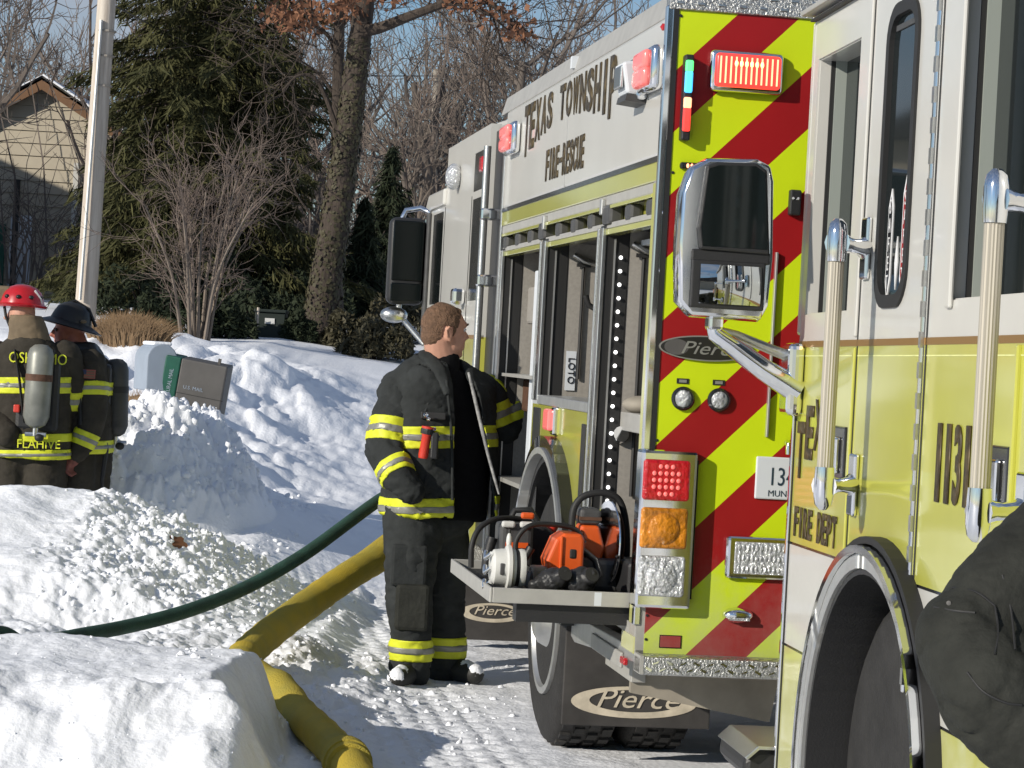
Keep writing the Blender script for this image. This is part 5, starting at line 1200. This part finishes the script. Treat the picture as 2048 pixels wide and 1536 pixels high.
MB().prism([(a.x-.05,.02),(a.x-.05,.08),(a.x-.07,.09),(a.x-.07,.01)],'y',.0,.42).build('guide_bar','chrome_dull',t)
MB().tube([f(1165,1100),f(1190,1120),f(1200,1150),f(1180,1165)],.012,8).build('rear_handle','black_plastic',t,smooth=60)
# pale round adapter
t,bs=tool('hose_adapter','white round hose adapter with black band at the tray corner','hose adapter',-.41,.30)
c=Vector((.0,.0,.085)); ad=MB().lathe([(.0,-.055),(.05,-.055),(.062,-.045),(.066,-.02),(.066,.0)],c,(1,0,0),28).build('cap','saw_white',t,smooth=40)
MB().lathe([(.072,-.004),(.080,.0),(.080,.012),(.072,.016)],c,(1,0,0),28).build('flange','saw_white',t,smooth=40)
MB().lathe([(.066,.016),(.066,.028)],c,(1,0,0),28).build('collar','saw_white',t,smooth=40); MB().lathe([(.063,.028),(.063,.042)],c,(1,0,0),28).build('black_band','black_rubber',t,smooth=40); MB().lathe([(.066,.042),(.068,.05),(.066,.062),(.0,.064)],c,(1,0,0),28).build('collar','saw_white',t,smooth=40)
MB().ball(c+Vector((.005,-.0,.095)),(.010,.012,.028),10,8).build('lever','saw_white',t,smooth=60); MB().tube([c+Vector((.005,0,.11)),c+Vector((.005,0,.135))],.005,6).build('lever_pin','black_rubber',t)
for k in range(3): MB().tube([c+Vector((-.058,-.03,.05-.05*k)),c+Vector((-.075,-.01,.03-.05*k)),c+Vector((-.07,.03,.05-.05*k))],.008,8).build('clamp','chrome',t,smooth=50)
Box('latch','saw_grey',t,c.x-.03,c.x-.015,c.y-.068,c.y-.05,c.z-.02,c.z+.02,bevel=.003)
# crumpled black gloves
t,bs=tool('work_gloves','crumpled black rubber gloves at the lip of the tray','gloves',-.20,.23)
for (x,r,sd) in ((-.055,.052,3),(.04,.060,5)):
    b=MB(); b.ball((x,0,.05),(r,.05,.05),14,10); chain(b,[(x,.0,.05),(x+.03,-.03,.075)],[.035,.030],10); chain(b,[(x-.03,.01,.05),(x-.06,.02,.03)],[.03,.022],10)
    g_=skin_over(b,'glove','black_plastic',t,.006,2,fold=.010,fscale=26,seed=sd)
    MB().lathe([(.026,0),(.024,-.006),(.0,-.008)],(x+.032,-.058,.085),(.3,-1,.5),14).build('cuff_opening','black_rubber',g_)
# chainsaw behind, dark
t,bs=tool('chainsaw','dark chainsaw with tall hoop handle behind the orange one','chainsaw',-.36,.86)
f=lambda u,v,dy=0: TP(u,v,.86+dy,bs)
MB().tube(catmull([f(942,1135,-.1),f(944,1090,-.1),f(958,1058,-.08),f(985,1040,-.05),f(1020,1036,0),f(1060,1042,.05)],6),.0105,8).build('wrap_handle','black_rubber',t,smooth=60)
a,b_=f(992,1118),f(1062,1045); Box('engine_cover','saw_grey',t,a.x,b_.x,-.08,.08,.03,b_.z,bevel=.02,seg=3)
for k,(u,v) in enumerate(((1010,1045),(1048,1028),(1046,1046))): Box('cap',('saw_white','saw_orange','saw_white')[k],t,*(lambda p:(p.x-.025,p.x+.025,-.10,-.075,p.z-.012,p.z+.012))(f(u,v)),bevel=.008)
MB().tube([f(985,1075),f(975,1110),f(972,1150)],.02,8).build('rear_handle','black_plastic',t,smooth=60); Box('orange_flash','saw_orange',t,a.x+.02,b_.x-.02,-.083,-.07,b_.z-.09,b_.z-.07)
# rotary saw standing at the back corner
t,bs=tool('rotary_saw','rotary cutting saw with black loop handle next to the tail lamps','rotary saw',-.06,.50)
f=lambda u,v,dy=0: TP(u,v,.50+dy,bs)
MB().tube(catmull([f(1143,1080),f(1146,1025),f(1160,998),f(1185,987),f(1215,987),f(1238,1000),f(1250,1035),f(1254,1090),f(1250,1168)],6),[.0125]*49,10).build('loop_handle','black_rubber',t,smooth=60)
c=f(1215,1085,-.03)
MB().lathe([(.125,-.006),(.150,-.004),(.152,.0),(.150,.004),(.125,.006),(.118,.0),(.125,-.006)],c,(1,.12,0),36).build('blade_guard','chrome',t,smooth=40)
MB().lathe([(.0,-.002),(.115,-.002),(.115,.002),(.0,.002)],c+Vector((.03,.02,0)),(1,.12,0),36).build('blade','rust',t,smooth=40)
a,b_=f(1155,1095,.03),f(1200,1050,.03); MB().prism([(a.x,a.z-.02),(a.x,b_.z),(b_.x-.01,b_.z),(b_.x+.015,a.z),(b_.x,a.z-.06)],'y',-.02,.10).build('engine_cover','saw_orange',t,bevel=.012,seg=3)
Box('air_filter','saw_grey',t,a.x-.005,b_.x-.005,-.015,.10,b_.z+.001,b_.z+.06,bevel=.015,seg=3); Box('filter_band','rust',t,a.x-.006,b_.x-.004,-.018,.1,b_.z+.018,b_.z+.03); Box('saw_base','saw_grey',t,a.x-.02,b_.x+.07,-.06,.12,.0,a.z-.03,bevel=.02)
MB().tube([f(1232,1040),f(1250,1046),f(1252,1070)],.010,8).build('trigger_guard','black_rubber',t,smooth=50)
t,bs=tool('fuel_can','black fuel can with red cap at the back of the tool tray','fuel can',-.22,1.02)
MB().prism([(-.11,0),(.11,0),(.11,.15),(.04,.20),(-.11,.20)],'y',-.06,.06).build('can_body','black_plastic',t,bevel=.02,seg=3); MB().lathe([(.024,0),(.024,.03),(0,.034)],(.075,0,.165),(.5,0,1),14).build('can_cap','flashlight_red',t,smooth=40)
MB().tube([(-.08,0,.195),(-.06,0,.24),(.0,0,.245),(.03,0,.20)],.012,8).build('can_handle','black_rubber',t,smooth=50)
t,bs=tool('tool_case','black tool case between the saws and the tail lamps','tool case',.10,.34)
Box('case_body','black_plastic',t,-.09,.10,-.10,.12,0,.13,bevel=.02,seg=3); Box('case_latch','chrome_dull',t,-.02,.02,-.106,-.098,.05,.09,bevel=.003); MB().tube([(-.05,0,.128),(-.04,0,.16),(.04,0,.16),(.05,0,.128)],.009,8).build('case_handle','black_rubber',t,smooth=50)
# ------------------------------------------------------------ mailboxes in the pile
mo=at(388,766,18.0)
t=thing('mailbox','tilted dark grey mailbox with green end sticking out of snow pile','mailbox',mo,math.radians(-38)); t.rotation_euler=(math.radians(4),math.radians(8),math.radians(-4))
Box('shell','mail_grey',t,-.10,.24,-.10,.12,-.21,.17,bevel=.012); e=Box('green_end','mail_green',t,-.215,-.10,-.102,.122,-.211,.172,bevel=.01)
text('end_print','RURAL MAIL','mail_blue',e,.042,frame4((-.155,-.1035,-.01),(0,0,1),(-1,0,0)),.001,sx=.8); text('shell_print','U.S. MAIL','mail_blue',t,.036,frame4((.02,-.1015,-.03),(1,0,0),(0,0,1)),.001)
Box('shell_crease','black_rubber',t,-.098,.248,-.1012,-.099,-.08,-.076); Box('flag','mail_grey',t,.15,.17,-.03,-.01,.17,.21); Box('post','wood_grey',t,-.14,-.06,-.04,.06,-.8,-.176)
mo=at(312,745,18.1)
t=thing('mailbox','pale blue round-topped mailbox left of the green one','mailbox',mo,math.radians(20))
pr=[(.11*math.cos(a),.10+.11*math.sin(a)) for a in np.linspace(0,PI,14)]+[(-.11,-.13),(.11,-.13)]
MB().prism(pr,'y',-.2,.25).build('shell','mail_blue',t,bevel=.008); Box('post','wood_grey',t,-.05,.05,-.05,.05,-1.1,-.13); Box('cap_snow','snow',t,-.07,.07,-.18,.2,.195,.225,bevel=.014)
# ============================================================ TREES, HOUSE, POLES BEHIND
def grow(rng,p,d,L_,r,lev,trunk,tw,maxlev,up=.12,wig=.22,minr=.006,nb=(3,5),split=.55,sh=.62):
    """one branch and what grows from it"""
    n=5 if lev<2 else 4; P=[Vector(p)]; dd=Vn(d); st=L_/n
    for i in range(n):
        dd=(dd+Vector((rng.uniform(-1,1),rng.uniform(-1,1),rng.uniform(-1,1)))*wig+Vector((0,0,up))).normalized(); P.append(P[-1]+dd*st)
    e=r*(.5 if lev else .42); rs=[r+(e-r)*i/n for i in range(n+1)]
    (trunk if lev==0 else tw).tube(P,[max(minr*.5,q) for q in rs],8 if lev==0 else (5 if lev<2 else 3),cap=False)
    if lev>=maxlev: return
    k=rng.randint(*nb)+(3 if lev==0 else 0)
    for j in range(k):
        t=rng.uniform(.35 if lev==0 else .2,1.0); i=min(int(t*n),n-1); f=t*n-i; b=P[i].lerp(P[i+1],f)
        ax=(P[i+1]-P[i]).normalized(); x,y=basis(ax); a=rng.uniform(0,2*PI); ang=rng.uniform(.45,1.05)
        nd=ax*math.cos(ang)+(x*math.cos(a)+y*math.sin(a))*math.sin(ang)
        grow(rng,b,nd,L_*sh*rng.uniform(.7,1.1),max(minr,rs[i]*split*rng.uniform(.7,1)),lev+1,trunk,tw,maxlev,up,wig*1.1,minr,nb,split,sh)
def quads(name,m,parent,C,A,B):
    """many small leaf faces: centres C, half axes A,B"""
    C,A,B=map(np.asarray,(C,A,B)); V=np.stack([C-A-B*.25,C-A*.1+B,C+A,C-A*.1-B],1).reshape(-1,3); f=np.arange(len(V)).reshape(-1,4)
    me=np_mesh(name,V.astype(np.float32),f.astype(np.int32)); return link(name,me,m,parent,fix=False)
nr=np.random.RandomState(4)
def rdir(n): v=nr.normal(size=(n,3)); return v/np.linalg.norm(v,axis=1)[:,None]
# --- bare woodland trees: five kinds, each placed as its own tree
protos=[]
for sd,(h,r,mx_,m2) in enumerate(((4.0,.15,4,'twig'),(4.6,.17,4,'twig'),(3.4,.10,4,'twig_red'),(4.2,.13,4,'twig'),(3.0,.09,4,'twig_pale'))):
    rng=random.Random(100+sd); tk,tw=MB(),MB(); grow(rng,(0,0,-.3),(rng.uniform(-.08,.08),0,1),h,r,0,tk,tw,mx_,up=.10,wig=.16,minr=.0085,nb=(3,4),split=.60,sh=.66)
    t=thing('bare_tree','x','tree'); tk.build('trunk','bark_far',t,smooth=60)
    me=bpy.data.meshes.new('branches'); me.from_pydata(tw.v,[],tw.f); link('branches',me,m2,t,fix=False)
    protos.append(t)
rng=random.Random(12); used=set()
spots=[]
for i in range(34):
    Yd=rng.uniform(42,85); u=rng.uniform(-120,1240) if i>8 else rng.uniform(560,1300); spots.append((u,Yd))
spots+=[(20,56),(140,60),(-70,44),(610,50),(790,52),(1000,60),(1090,56),(930,54),(1180,66),(590,62)]
for i,(u,Yd) in enumerate(spots):
    k=i%5; o=protos[k] if k not in used else copy_tree(protos[k]); used.add(k)
    p=at(u,680,Yd); z=float(ground_h(np.array([p.x]),np.array([Yd]))[0][0]); s=rng.uniform(.8,1.15)*(1+max(0,Yd-50)/90)
    o.location=(p.x,Yd,z); o.rotation_euler=(0,0,rng.uniform(0,6.28)); o.scale=(s,s,s*rng.uniform(.95,1.25)); tag(o,'bare grey brown tree in the winter wood behind street','tree','bare trees of the wood')
# far thicket between the trunks
tk=MB(); rng=random.Random(77)
for i in range(4200):
    Yd=rng.uniform(46,95); u=rng.uniform(-200,1350); p=at(u,680,Yd); z=2.2+.004*Yd; h=rng.uniform(1.0,1.2+4.6*rng.random()**1.3); d=Vector((rng.uniform(-.35,.35),rng.uniform(-.2,.2),1)).normalized(); a=Vector((p.x,Yd,z))
    b=a+d*h*.5+Vector((rng.uniform(-.2,.2),0,0)); c=a+d*h+Vector((rng.uniform(-.6,.6),rng.uniform(-.3,.3),0)); r=rng.uniform(.008,.03)
    tk.tube([a,b,c],[r,r*.7,r*.3],3,cap=False)
    for j in range(3): q_=b.lerp(c,rng.random()); tk.tube([q_,q_+Vector((rng.uniform(-.8,.8),rng.uniform(-.4,.4),rng.uniform(.1,.8)))],[r*.5,r*.2],3,cap=False)
me=bpy.data.meshes.new('thicket'); me.from_pydata(tk.v,[],tk.f); tag(link('thicket',me,'twig',None,fix=False),'tangled brown undergrowth of the far wood','undergrowth',kind='stuff')
# --- conifers
def conifer(name,label,loc,H,R,seed,mat_,dens=1.0,leaf=.085,z0=.5,droop=.55,group=None,cat='tree',taper=.9):
    global nr; nr=np.random.RandomState(seed); rng=random.Random(seed)
    t=thing(name,label,cat,loc,0,group); MB().tube([(0,0,-.3),(0,0,H*.5),(0,0,H*.98)],[R*.07,R*.05,.01],8).build('trunk','bark',t,smooth=60)
    C=[];A=[];B=[]; br=MB(); z=z0
    while z<H*.98:
        fr=(z-z0)/(H-z0); rad=R*(1-fr)**taper*rng.uniform(.78,1.1); k=max(4,int(9*(1-fr)+3))
        for j in range(k):
            a=2*PI*(j+rng.random())/k; rr=rad*rng.uniform(.65,1.08); n=max(3,int(rr/.09*dens)); dirh=np.array([math.cos(a),math.sin(a),0])
            P=[]
            for i in range(n):
                s=(i+.5)/n; zz=z+rr*(.10*s-droop*s*s+.18*s**3); P.append(np.array([0,0,zz])+dirh*rr*s)
                m=4+int(8*s*dens)
                side=np.array([-dirh[1],dirh[0],0]); w=.30*rr*(1-.65*s)*.6+.05
                off=nr.uniform(-1,1,(m,1))*w
                c=P[-1]+side*off+np.stack([nr.normal(0,.03,m),nr.normal(0,.03,m),-np.abs(off[:,0])*.5-np.abs(nr.normal(0,.06,m))],1)
                ax=dirh*.5+side*np.sign(off)*.45+np.array([0,0,-.55])+nr.normal(0,.35,(m,3)); ax/=np.linalg.norm(ax,axis=1)[:,None]
                bb=np.cross(ax,rdir(m)); bb/=np.linalg.norm(bb,axis=1)[:,None]+1e-6; L_=leaf*nr.uniform(.7,1.5,(m,1))
                C.append(c);A.append(ax*L_*1.25);B.append(bb*L_*.15)
            br.tube([Vector((0,0,z)),Vector(P[len(P)//2]),Vector(P[-1])],[.016,.010,.004],3,cap=False)
        z+=rng.uniform(.11,.19)*max(.6,R/2)
    me=bpy.data.meshes.new('branches'); me.from_pydata(br.v,[],br.f); link('branches',me,'bark',t,fix=False)
    quads('crown',mat_,t,np.concatenate(C),np.concatenate(A),np.concatenate(B)); return t
def gl(u,Y): p=at(u,680,Y); return (p.x,Y,float(ground_h(np.array([p.x]),np.array([float(Y)]))[0][0]))
conifer('spruce_tree','big dark green spruce filling the sky left of the oak trunk',gl(395,36),8.6,2.45,21,'needle',dens=1.35,z0=.7,droop=.50,taper=.62)
conifer('spruce_tree','young dark spruce behind the oak, beside the mirror',gl(765,41),2.9,1.2,22,'needle_dark',z0=.3)
conifer('spruce_tree','small snow-dusted spruce right of the oak base',gl(715,37),1.9,.62,23,'needle_dark',z0=.15)
conifer('spruce_tree','distant dark spruce low behind the utility pole',gl(245,43),3.6,1.3,24,'needle_dark',z0=.2)
# low evergreen shrubs
def shrub(label,u,Y,R,h,seed,m='needle_dark',n=2600,leaf=.05,name='evergreen_shrub',group=None):
    global nr; nr=np.random.RandomState(seed); t=thing(name,label,'shrub',gl(u,Y),0,group)
    d=rdir(n); r=nr.uniform(.35,1.0,(n,1))**.5*(1+.18*np.sin(d[:,:1]*7+seed)); C=d*r*np.array([R,R*.8,h]); C[:,2]=np.abs(C[:,2])+.02
    A=d*.5+rdir(n)*.8; A/=np.linalg.norm(A,axis=1)[:,None]; B=np.cross(A,rdir(n)); L_=leaf*nr.uniform(.6,1.4,(n,1)); quads('foliage',m,t,C,A*L_,B*L_*.4)
    s=MB(); 
    for i in range(6): a=i*1.05; s.tube([(0,0,-.1),(R*.4*math.cos(a),R*.3*math.sin(a),h*.7)],[.02,.008],4)
    s.build('stems','bark',t); return t
for i,(u,Y,R,h,lb) in enumerate(((300,34,.9,.75,'dark evergreen shrub left of the bare shrub stems'),(430,34.5,1.0,.85,'dark evergreen shrub under the spruce, behind bare stems'),(545,35,.8,.75,'dark evergreen shrub left of the oak base'),(610,35,.7,.65,'dark evergreen shrub touching the oak base'),(700,31,.45,.42,'low olive shrub right of oak base on snow'),(800,33,.6,.55,'low shrub under the engine mirror'),
    (345,30,.55,.50,'dark low bush right behind the mailboxes on the mound'),(447,30.3,.38,.40,'dark low bush right of the bare shrub base'),(596,30.9,.20,.34,'dark low bush between the bin and the oak'),(505,32.3,.7,.62,'dark bush directly behind the stake and bin'),(755,30,.5,.40,'low olive bush half way between oak and engine'))):
    shrub(lb,u,Y,R,h,50+i,m='ivy' if i in (4,5,10) else 'needle_dark')
# --- the leaning oak with ivy and dead leaves
YO=32.0; ob=at(636,700,YO); ob.z-=.3
t=thing('oak_tree','leaning oak trunk with ivy and brown dead leaves beside the engine','tree',ob)
path=[at(632,720,YO),at(640,640,YO),at(658,520,YO),at(680,380,YO),at(698,250,YO),at(712,140,YO),at(724,40,YO),at(734,-60,YO),at(738,-200,YO)]
rr=[.31,.225,.195,.18,.165,.152,.14,.12,.09]
cp_=catmull(path,4); rs=[np.interp(i/4,range(9),rr)*(1+.05*math.sin(i*2.1)) for i in range(len(cp_))]
MB().tube([p-ob for p in cp_],rs,14).build('trunk','bark',t,smooth=60)
tw=MB(); rng=random.Random(31); tips=[]
def limb(P,r0,r1,kids=5,maxl=3):
    P=[Vector(p)-ob for p in P]; C=catmull(P,4); n=len(C); tw.tube(C,[r0+(r1-r0)*i/(n-1) for i in range(n)],7,cap=False)
    for j in range(kids):
        i=rng.randint(n//3,n-1); d=(C[min(i+1,n-1)]-C[i-1]).normalized(); x,y=basis(d); a=rng.uniform(0,6.28); nd=d*.6+(x*math.cos(a)+y*math.sin(a))*.8
        grow(rng,C[i],nd,rng.uniform(.7,1.3),r1*.7,1,tw,tw,maxl,up=.02,wig=.28,minr=.006,nb=(3,4)); tips.append((C[i]+nd*rng.uniform(.3,.8),nd))
limb([at(722,62,YO),at(760,55,YO-.2),at(820,32,YO-.4),at(880,10,YO-.5),at(940,-15,YO-.5),at(1010,30,YO-.4),at(1040,75,YO-.3)],.085,.02,9)
limb([at(880,8,YO-.5),at(930,10,YO-.6),at(980,30,YO-.6),at(1015,60,YO-.5)],.03,.012,9)
limb([at(722,30,YO),at(690,-20,YO),at(640,-50,YO-.3),at(590,10,YO-.4)],.06,.015,8)
limb([at(735,-60,YO),at(800,-120,YO),at(900,-160,YO)],.09,.03,6); limb([at(730,-60,YO),at(660,-130,YO),at(560,-120,YO)],.08,.03,6)
limb([at(690,300,YO),at(640,170,YO-.2),at(600,150,YO-.3),at(565,180,YO-.3)],.035,.010,6)
limb([at(660,470,YO),at(600,400,YO-.2),at(570,330,YO-.2)],.02,.007,4)
me=bpy.data.meshes.new('branches'); me.from_pydata(tw.v,[],tw.f); link('branches',me,'bark',t,fix=False)
# ivy on the lower trunk
nr=np.random.RandomState(9); n=2600; C=[];N=[]
for i in range(n):
    s=nr.uniform(0,1)**.9; j=nr.uniform(.8,4.4) if nr.rand()<.85 else nr.uniform(4.4,5.6); k=min(int(j*4),len(cp_)-2); p=cp_[k].lerp(cp_[k+1],j*4-k)-ob; a=nr.uniform(0,6.28); R_=np.interp(j,range(9),rr)*(1.0+.10*abs(nr.normal())*(.4 if j<1.3 else 1))
    dv=np.array([math.cos(a),math.sin(a),0]); C.append(np.array(p)+dv*R_); N.append(dv)
C=np.array(C);N=np.array(N); A=np.cross(N,rdir(n)); A/=np.linalg.norm(A,axis=1)[:,None]; B=np.cross(A,N+.5*rdir(n)); L_=.026*nr.uniform(.5,1.5,(n,1)); quads('ivy','ivy',t,C,A*L_,B*L_*.7)
def dead_leaves(parent,base,spots,seed,n=120,sz=.05):
    global nr; nr=np.random.RandomState(seed); C=[]
    for (u,v,Yd,su,sv) in spots:
        for i in range(n): 
            p=at(u+nr.normal(0,su),v+nr.normal(0,sv),Yd+nr.normal(0,.5))-base; C.append(np.array(p))
    C=np.array(C); m=len(C); A=rdir(m); B=np.cross(A,rdir(m)); L_=sz*nr.uniform(.5,1.4,(m,1)); return quads('dead_leaves','oak_leaf',parent,C,A*L_,B*L_*.7)
dead_leaves(t,ob,[(985,25,YO-.5,38,22),(1035,62,YO-.4,16,14),(620,10,YO-.4,45,22),(575,25,YO-.4,25,16),(930,5,YO-.5,30,10),(770,-10,YO,40,14),(700,10,YO-.3,20,14)],5)
# thin second trunk with leaves
b2=at(672,560,34); t=thing('oak_tree','thin reddish oak trunk just left of the leaning oak','tree',b2)
path=[at(672,640,34),at(668,480,34),at(678,330,34),at(676,180,34),at(678,60,34),at(682,-80,34),at(690,-200,34)]; c2=catmull([p-b2 for p in path],4)
MB().tube(c2,[.11-.05*i/len(c2) for i in range(len(c2))],9).build('trunk','bark',t,smooth=60)
tw=MB(); ob_=ob; ob=b2
limb([at(676,120,34),at(655,70,34),at(610,45,33.8),at(570,60,33.8)],.035,.010,7); limb([at(676,200,34),at(640,150,34),at(600,120,33.8)],.03,.010,6); limb([at(678,60,34),at(720,10,34),at(760,-20,34)],.03,.01,5)
ob=ob_
me=bpy.data.meshes.new('branches'); me.from_pydata(tw.v,[],tw.f); link('branches',me,'bark',t,fix=False)
dead_leaves(t,b2,[(640,30,33.8,26,16),(600,45,33.8,26,14),(560,30,33.8,20,12),(690,-5,33.9,20,14)],6,100)
# --- bare multi-stem shrub
bs_=Vector(gl(392,28.5)); t=thing('bare_shrub','vase-shaped bare shrub with pale stems above the snow mound','shrub',bs_)
st,tw=MB(),MB(); rng=random.Random(44)
for i in range(13):
    a=rng.uniform(-1,1); u1=392+a*150+rng.uniform(-15,15); top=at(u1,rng.uniform(330,430),28.5+rng.uniform(-.6,.6))-bs_; base=Vector((a*.12+rng.uniform(-.05,.05),rng.uniform(-.1,.1),-.1))
    mid=base.lerp(top,.5)+Vector((-.12*a,rng.uniform(-.1,.1),.05)); C=catmull([base,mid,top],6); n=len(C); st.tube(C,[.026-.018*j/n for j in range(n)],6,cap=False)
    for j in range(7):
        k=rng.randint(n//4,n-1); d=(C[min(k+1,n-1)]-C[k-1]).normalized(); nd=d+Vector((rng.uniform(-.8,.8),rng.uniform(-.6,.6),rng.uniform(-.1,.4)))
        grow(rng,C[k],nd,rng.uniform(.35,.75),.008,1,tw,tw,3,up=.03,wig=.22,minr=.0035,nb=(3,4),sh=.7)
me=bpy.data.meshes.new('stems'); me.from_pydata(st.v,[],st.f); link('stems',me,'twig_pale',t,fix=False); me=bpy.data.meshes.new('twigs'); me.from_pydata(tw.v,[],tw.f); link('twigs',me,'twig_red',t,fix=False)
# --- clump of dry ornamental grass
def grass(label,u,Y,W_,h,n,seed):
    p=Vector(gl(u,Y))-Vector((0,0,.03)); t=thing('grass_clump',label,'grass',p); nr=np.random.RandomState(seed); b=MB()
    for i in range(n):
        a=nr.uniform(0,6.28); r=nr.uniform(0,1)**.5; x,y=W_*r*math.cos(a),W_*.7*r*math.sin(a); hh=h*(1-.35*r*r)*nr.uniform(.75,1.05); lx,ly=x*.25+nr.normal(0,.04),y*.2+nr.normal(0,.04); w=.005
        b.add([(x-w,y,0),(x+w,y,0),(x+lx*.5+w,y+ly*.5,hh*.65),(x+lx*.5-w,y+ly*.5,hh*.65)],[(0,1,2,3)]); b.add([(x+lx*.5-w,y+ly*.5,hh*.65),(x+lx*.5+w,y+ly*.5,hh*.65),(x+lx*1.4+nr.normal(0,.05),y+ly,hh*nr.uniform(.86,1))],[(0,1,2)])
    me=bpy.data.meshes.new('blades'); me.from_pydata(b.v,[],b.f); link('blades',me,'dry_grass',t,fix=False); 
    MB().ball((0,0,h*.36),(W_*.86,W_*.6,h*.42),14,8).build('thatch','dry_grass',t,smooth=60); return t
grass('big tan clump of dry grass behind the black-helmeted firefighter',258,25,.37,.46,2600,3)
p=grass('low tan wisp of dry grass poking from snow by mailboxes',285,21,.25,.5,400,4)
# --- house
HY=50.0
ap=at(90,158,HY); base=1.5; eh=ap.z-3.2*.60
t=thing('house','cream gabled house with brown fascia behind the spruce','house',(ap.x,HY,base)); Hh=ap.z-base; E_=eh-base
W_=3.2
n=26; b=None
for i in range(22):
    z0=i*.25; z1=z0+.245
    if z0>Hh-.2: break
    hw=lambda z: W_ if z<=E_ else max(.02,W_*(Hh-.12-z)/(Hh-.12-E_))
    bb=MB(); bb.add([(-hw(z0),-.03,z0),(hw(z0),-.03,z0),(hw(z1),.0,z1),(-hw(z1),.0,z1),(-hw(z0),.1,z0),(hw(z0),.1,z0),(hw(z1),.1,z1),(-hw(z1),.1,z1)],[(0,1,2,3),(7,6,5,4),(0,4,5,1),(3,2,6,7),(0,3,7,4),(1,5,6,2)]); bb.build('siding_board','siding',t)
Box('wall_core','siding',t,-W_+.02,W_-.02,.1,8,0,E_)
for s in (-1,1):
    MB().prism([(0,Hh),(s*(W_+.35),E_-.21),(s*(W_+.35),E_-.42),(0,Hh-.24)],'y',-.30,-.22).build('fascia_board','fascia',t); r=MB().prism([(0,Hh+.04),(s*(W_+.4),E_-.20),(s*(W_+.4),E_-.28),(0,Hh-.05)],'y',-.3,8).build('roof','roof_dark',t)
    MB().prism([(s*.02,Hh+.07),(s*(W_+.42),E_-.16),(s*(W_+.4),E_-.20),(0,Hh+.04)] if s>0 else [(0,Hh+.045),(s*.5,Hh-.22),(s*.5,Hh-.26),(0,Hh+.04)],'y',-.33,7.9).build('roof_snow','snow',r)
Box('door','mail_green',t,-1.35,-.62,-.08,.0,0,2.1); Box('door_panel','plate_white',t,-.52,-.1,-.07,.0,.4,2.3); Box('vent_pipe','black_rubber',t,-.46,-.36,-.2,-.1,.5,3.0); Box('corner_board','paint_white',t,.68,.78,-.09,.0,0,3.4)
# --- utility poles and wires
def pole(label,pb,pt,r0,r1,m,Yd):
    pb,pt=Vector(pb),Vector(pt); t=thing('utility_pole',label,'utility pole',pb); MB().tube([Vector((0,0,-.4)),(pt-pb)*.5,pt-pb],[r0,(r0+r1)/2,r1],16).build('shaft',m,t,smooth=60); return t
pb=at(168,650,33); pt=at(222,-120,33); t=pole('white weathered utility pole standing in front of the spruce',pb,pt,.145,.118,'wood_pole',33)
g=MB(); g.tube([at(160,600,32.8)-pb,at(170,470,32.8)-pb,at(203,40,32.85)-pb],.022,6); g.build('conduit','aluminium',t); 
for v in (60,110,170): 
    p=at(213-v*.075,v,32.86)-pb; MB().lathe([(.135,-.012),(.137,0),(.135,.012)],p+Vector((.0,.14,0)),(0,0,1),14).build('strap','wood_grey',t)
pb2=at(862,520,52); pt2=at(874,138,52); t=pole('thin grey utility pole far behind the engine cab',pb2,pt2,.095,.075,'wood_grey',52)
def wire(label,P,r=.012):
    C=catmull(P,8); o=MB().tube(C,r,5).build('utility_wire','wire',None); tag(o,label,'wire')
wire('sagging wire from the white pole towards the oak',[at(222,8,33),at(340,68,36),at(450,105,40),at(555,130,43),at(690,150,47),at(874,152,52)],.011)
wire('thin wire low across the wood behind the oak',[at(640,190,55),at(870,205,52),at(1000,208,52)],.011)
# --- bin, stake
p=Vector(gl(540,31)); t=thing('wheeled_bin','dark green bin with white label beside the oak','bin',p); MB().prism([(-.17,0),(.17,0),(.19,.40),(-.19,.40)],'y',-.15,.18).build('tub','bin_green',t,bevel=.01); Box('lid','bin_green',t,-.20,.20,-.18,.2,.40,.44,bevel=.01); Box('label_sheet','paper',t,-.06,.06,-.165,-.156,.26,.33); t.location.z=at(540,690,31).z
p=at(511,690,30.5); o=MB().tube([(0,0,-.2),(.01,0,.46)],.016,6).build('wooden_stake','wood_pole',None,loc=p); tag(o,'pale wooden stake stuck in the snow left of the bin','stake')
# --- the rest of the street, out of the picture to the left and behind the camera
conifer('spruce_tree','unseen tall spruce put left of the street for shade',(-14.5,10.6,.2),6.2,1.7,61,'needle',dens=.6,leaf=.16)  # out of view, added so its shade reaches the pile round the mailboxes
def plain_house(label,x,y,rz,w,d,h,rh):
    t=thing('house',label,'house',(x,y,0),rz); Box('wall','siding',t,-w,w,-d,d,0,h); MB().prism([(-w-.4,h),(w+.4,h),(0,h+rh)],'y',-d-.4,d+.4).build('roof','roof_dark',t); Box('door','mail_green',t,-.5,.5,-d-.03,-d,0,2.1)
    for q in (-.6,.6): Box('window','glass_dark',t,q*w-.5,q*w+.5,-d-.03,-d,1.2,2.4)
plain_house('two-storey house left of the street beyond the picture',-17.5,43.5,.3,5,4,5.6,2.9)
plain_house('house across the street behind the camera',6,-26,0,7,4,4.5,2.5)
for i,(x,y) in enumerate(((2,-14),(9,-16),(14,-8),(-3,-22),(17,2),(11,22),(15,12))):
    k=i%5; o=copy_tree(protos[k]); o.location=(x,y,0); s=1.2+.1*i; o.scale=(s,s,s); o.rotation_euler=(0,0,i*1.3); tag(o,'bare street tree outside the picture','tree','bare trees around the street')
conifer('spruce_tree','spruce behind the camera on the right',(6.5,-9,0),7,2.2,62,'needle_dark',dens=.5,leaf=.18)
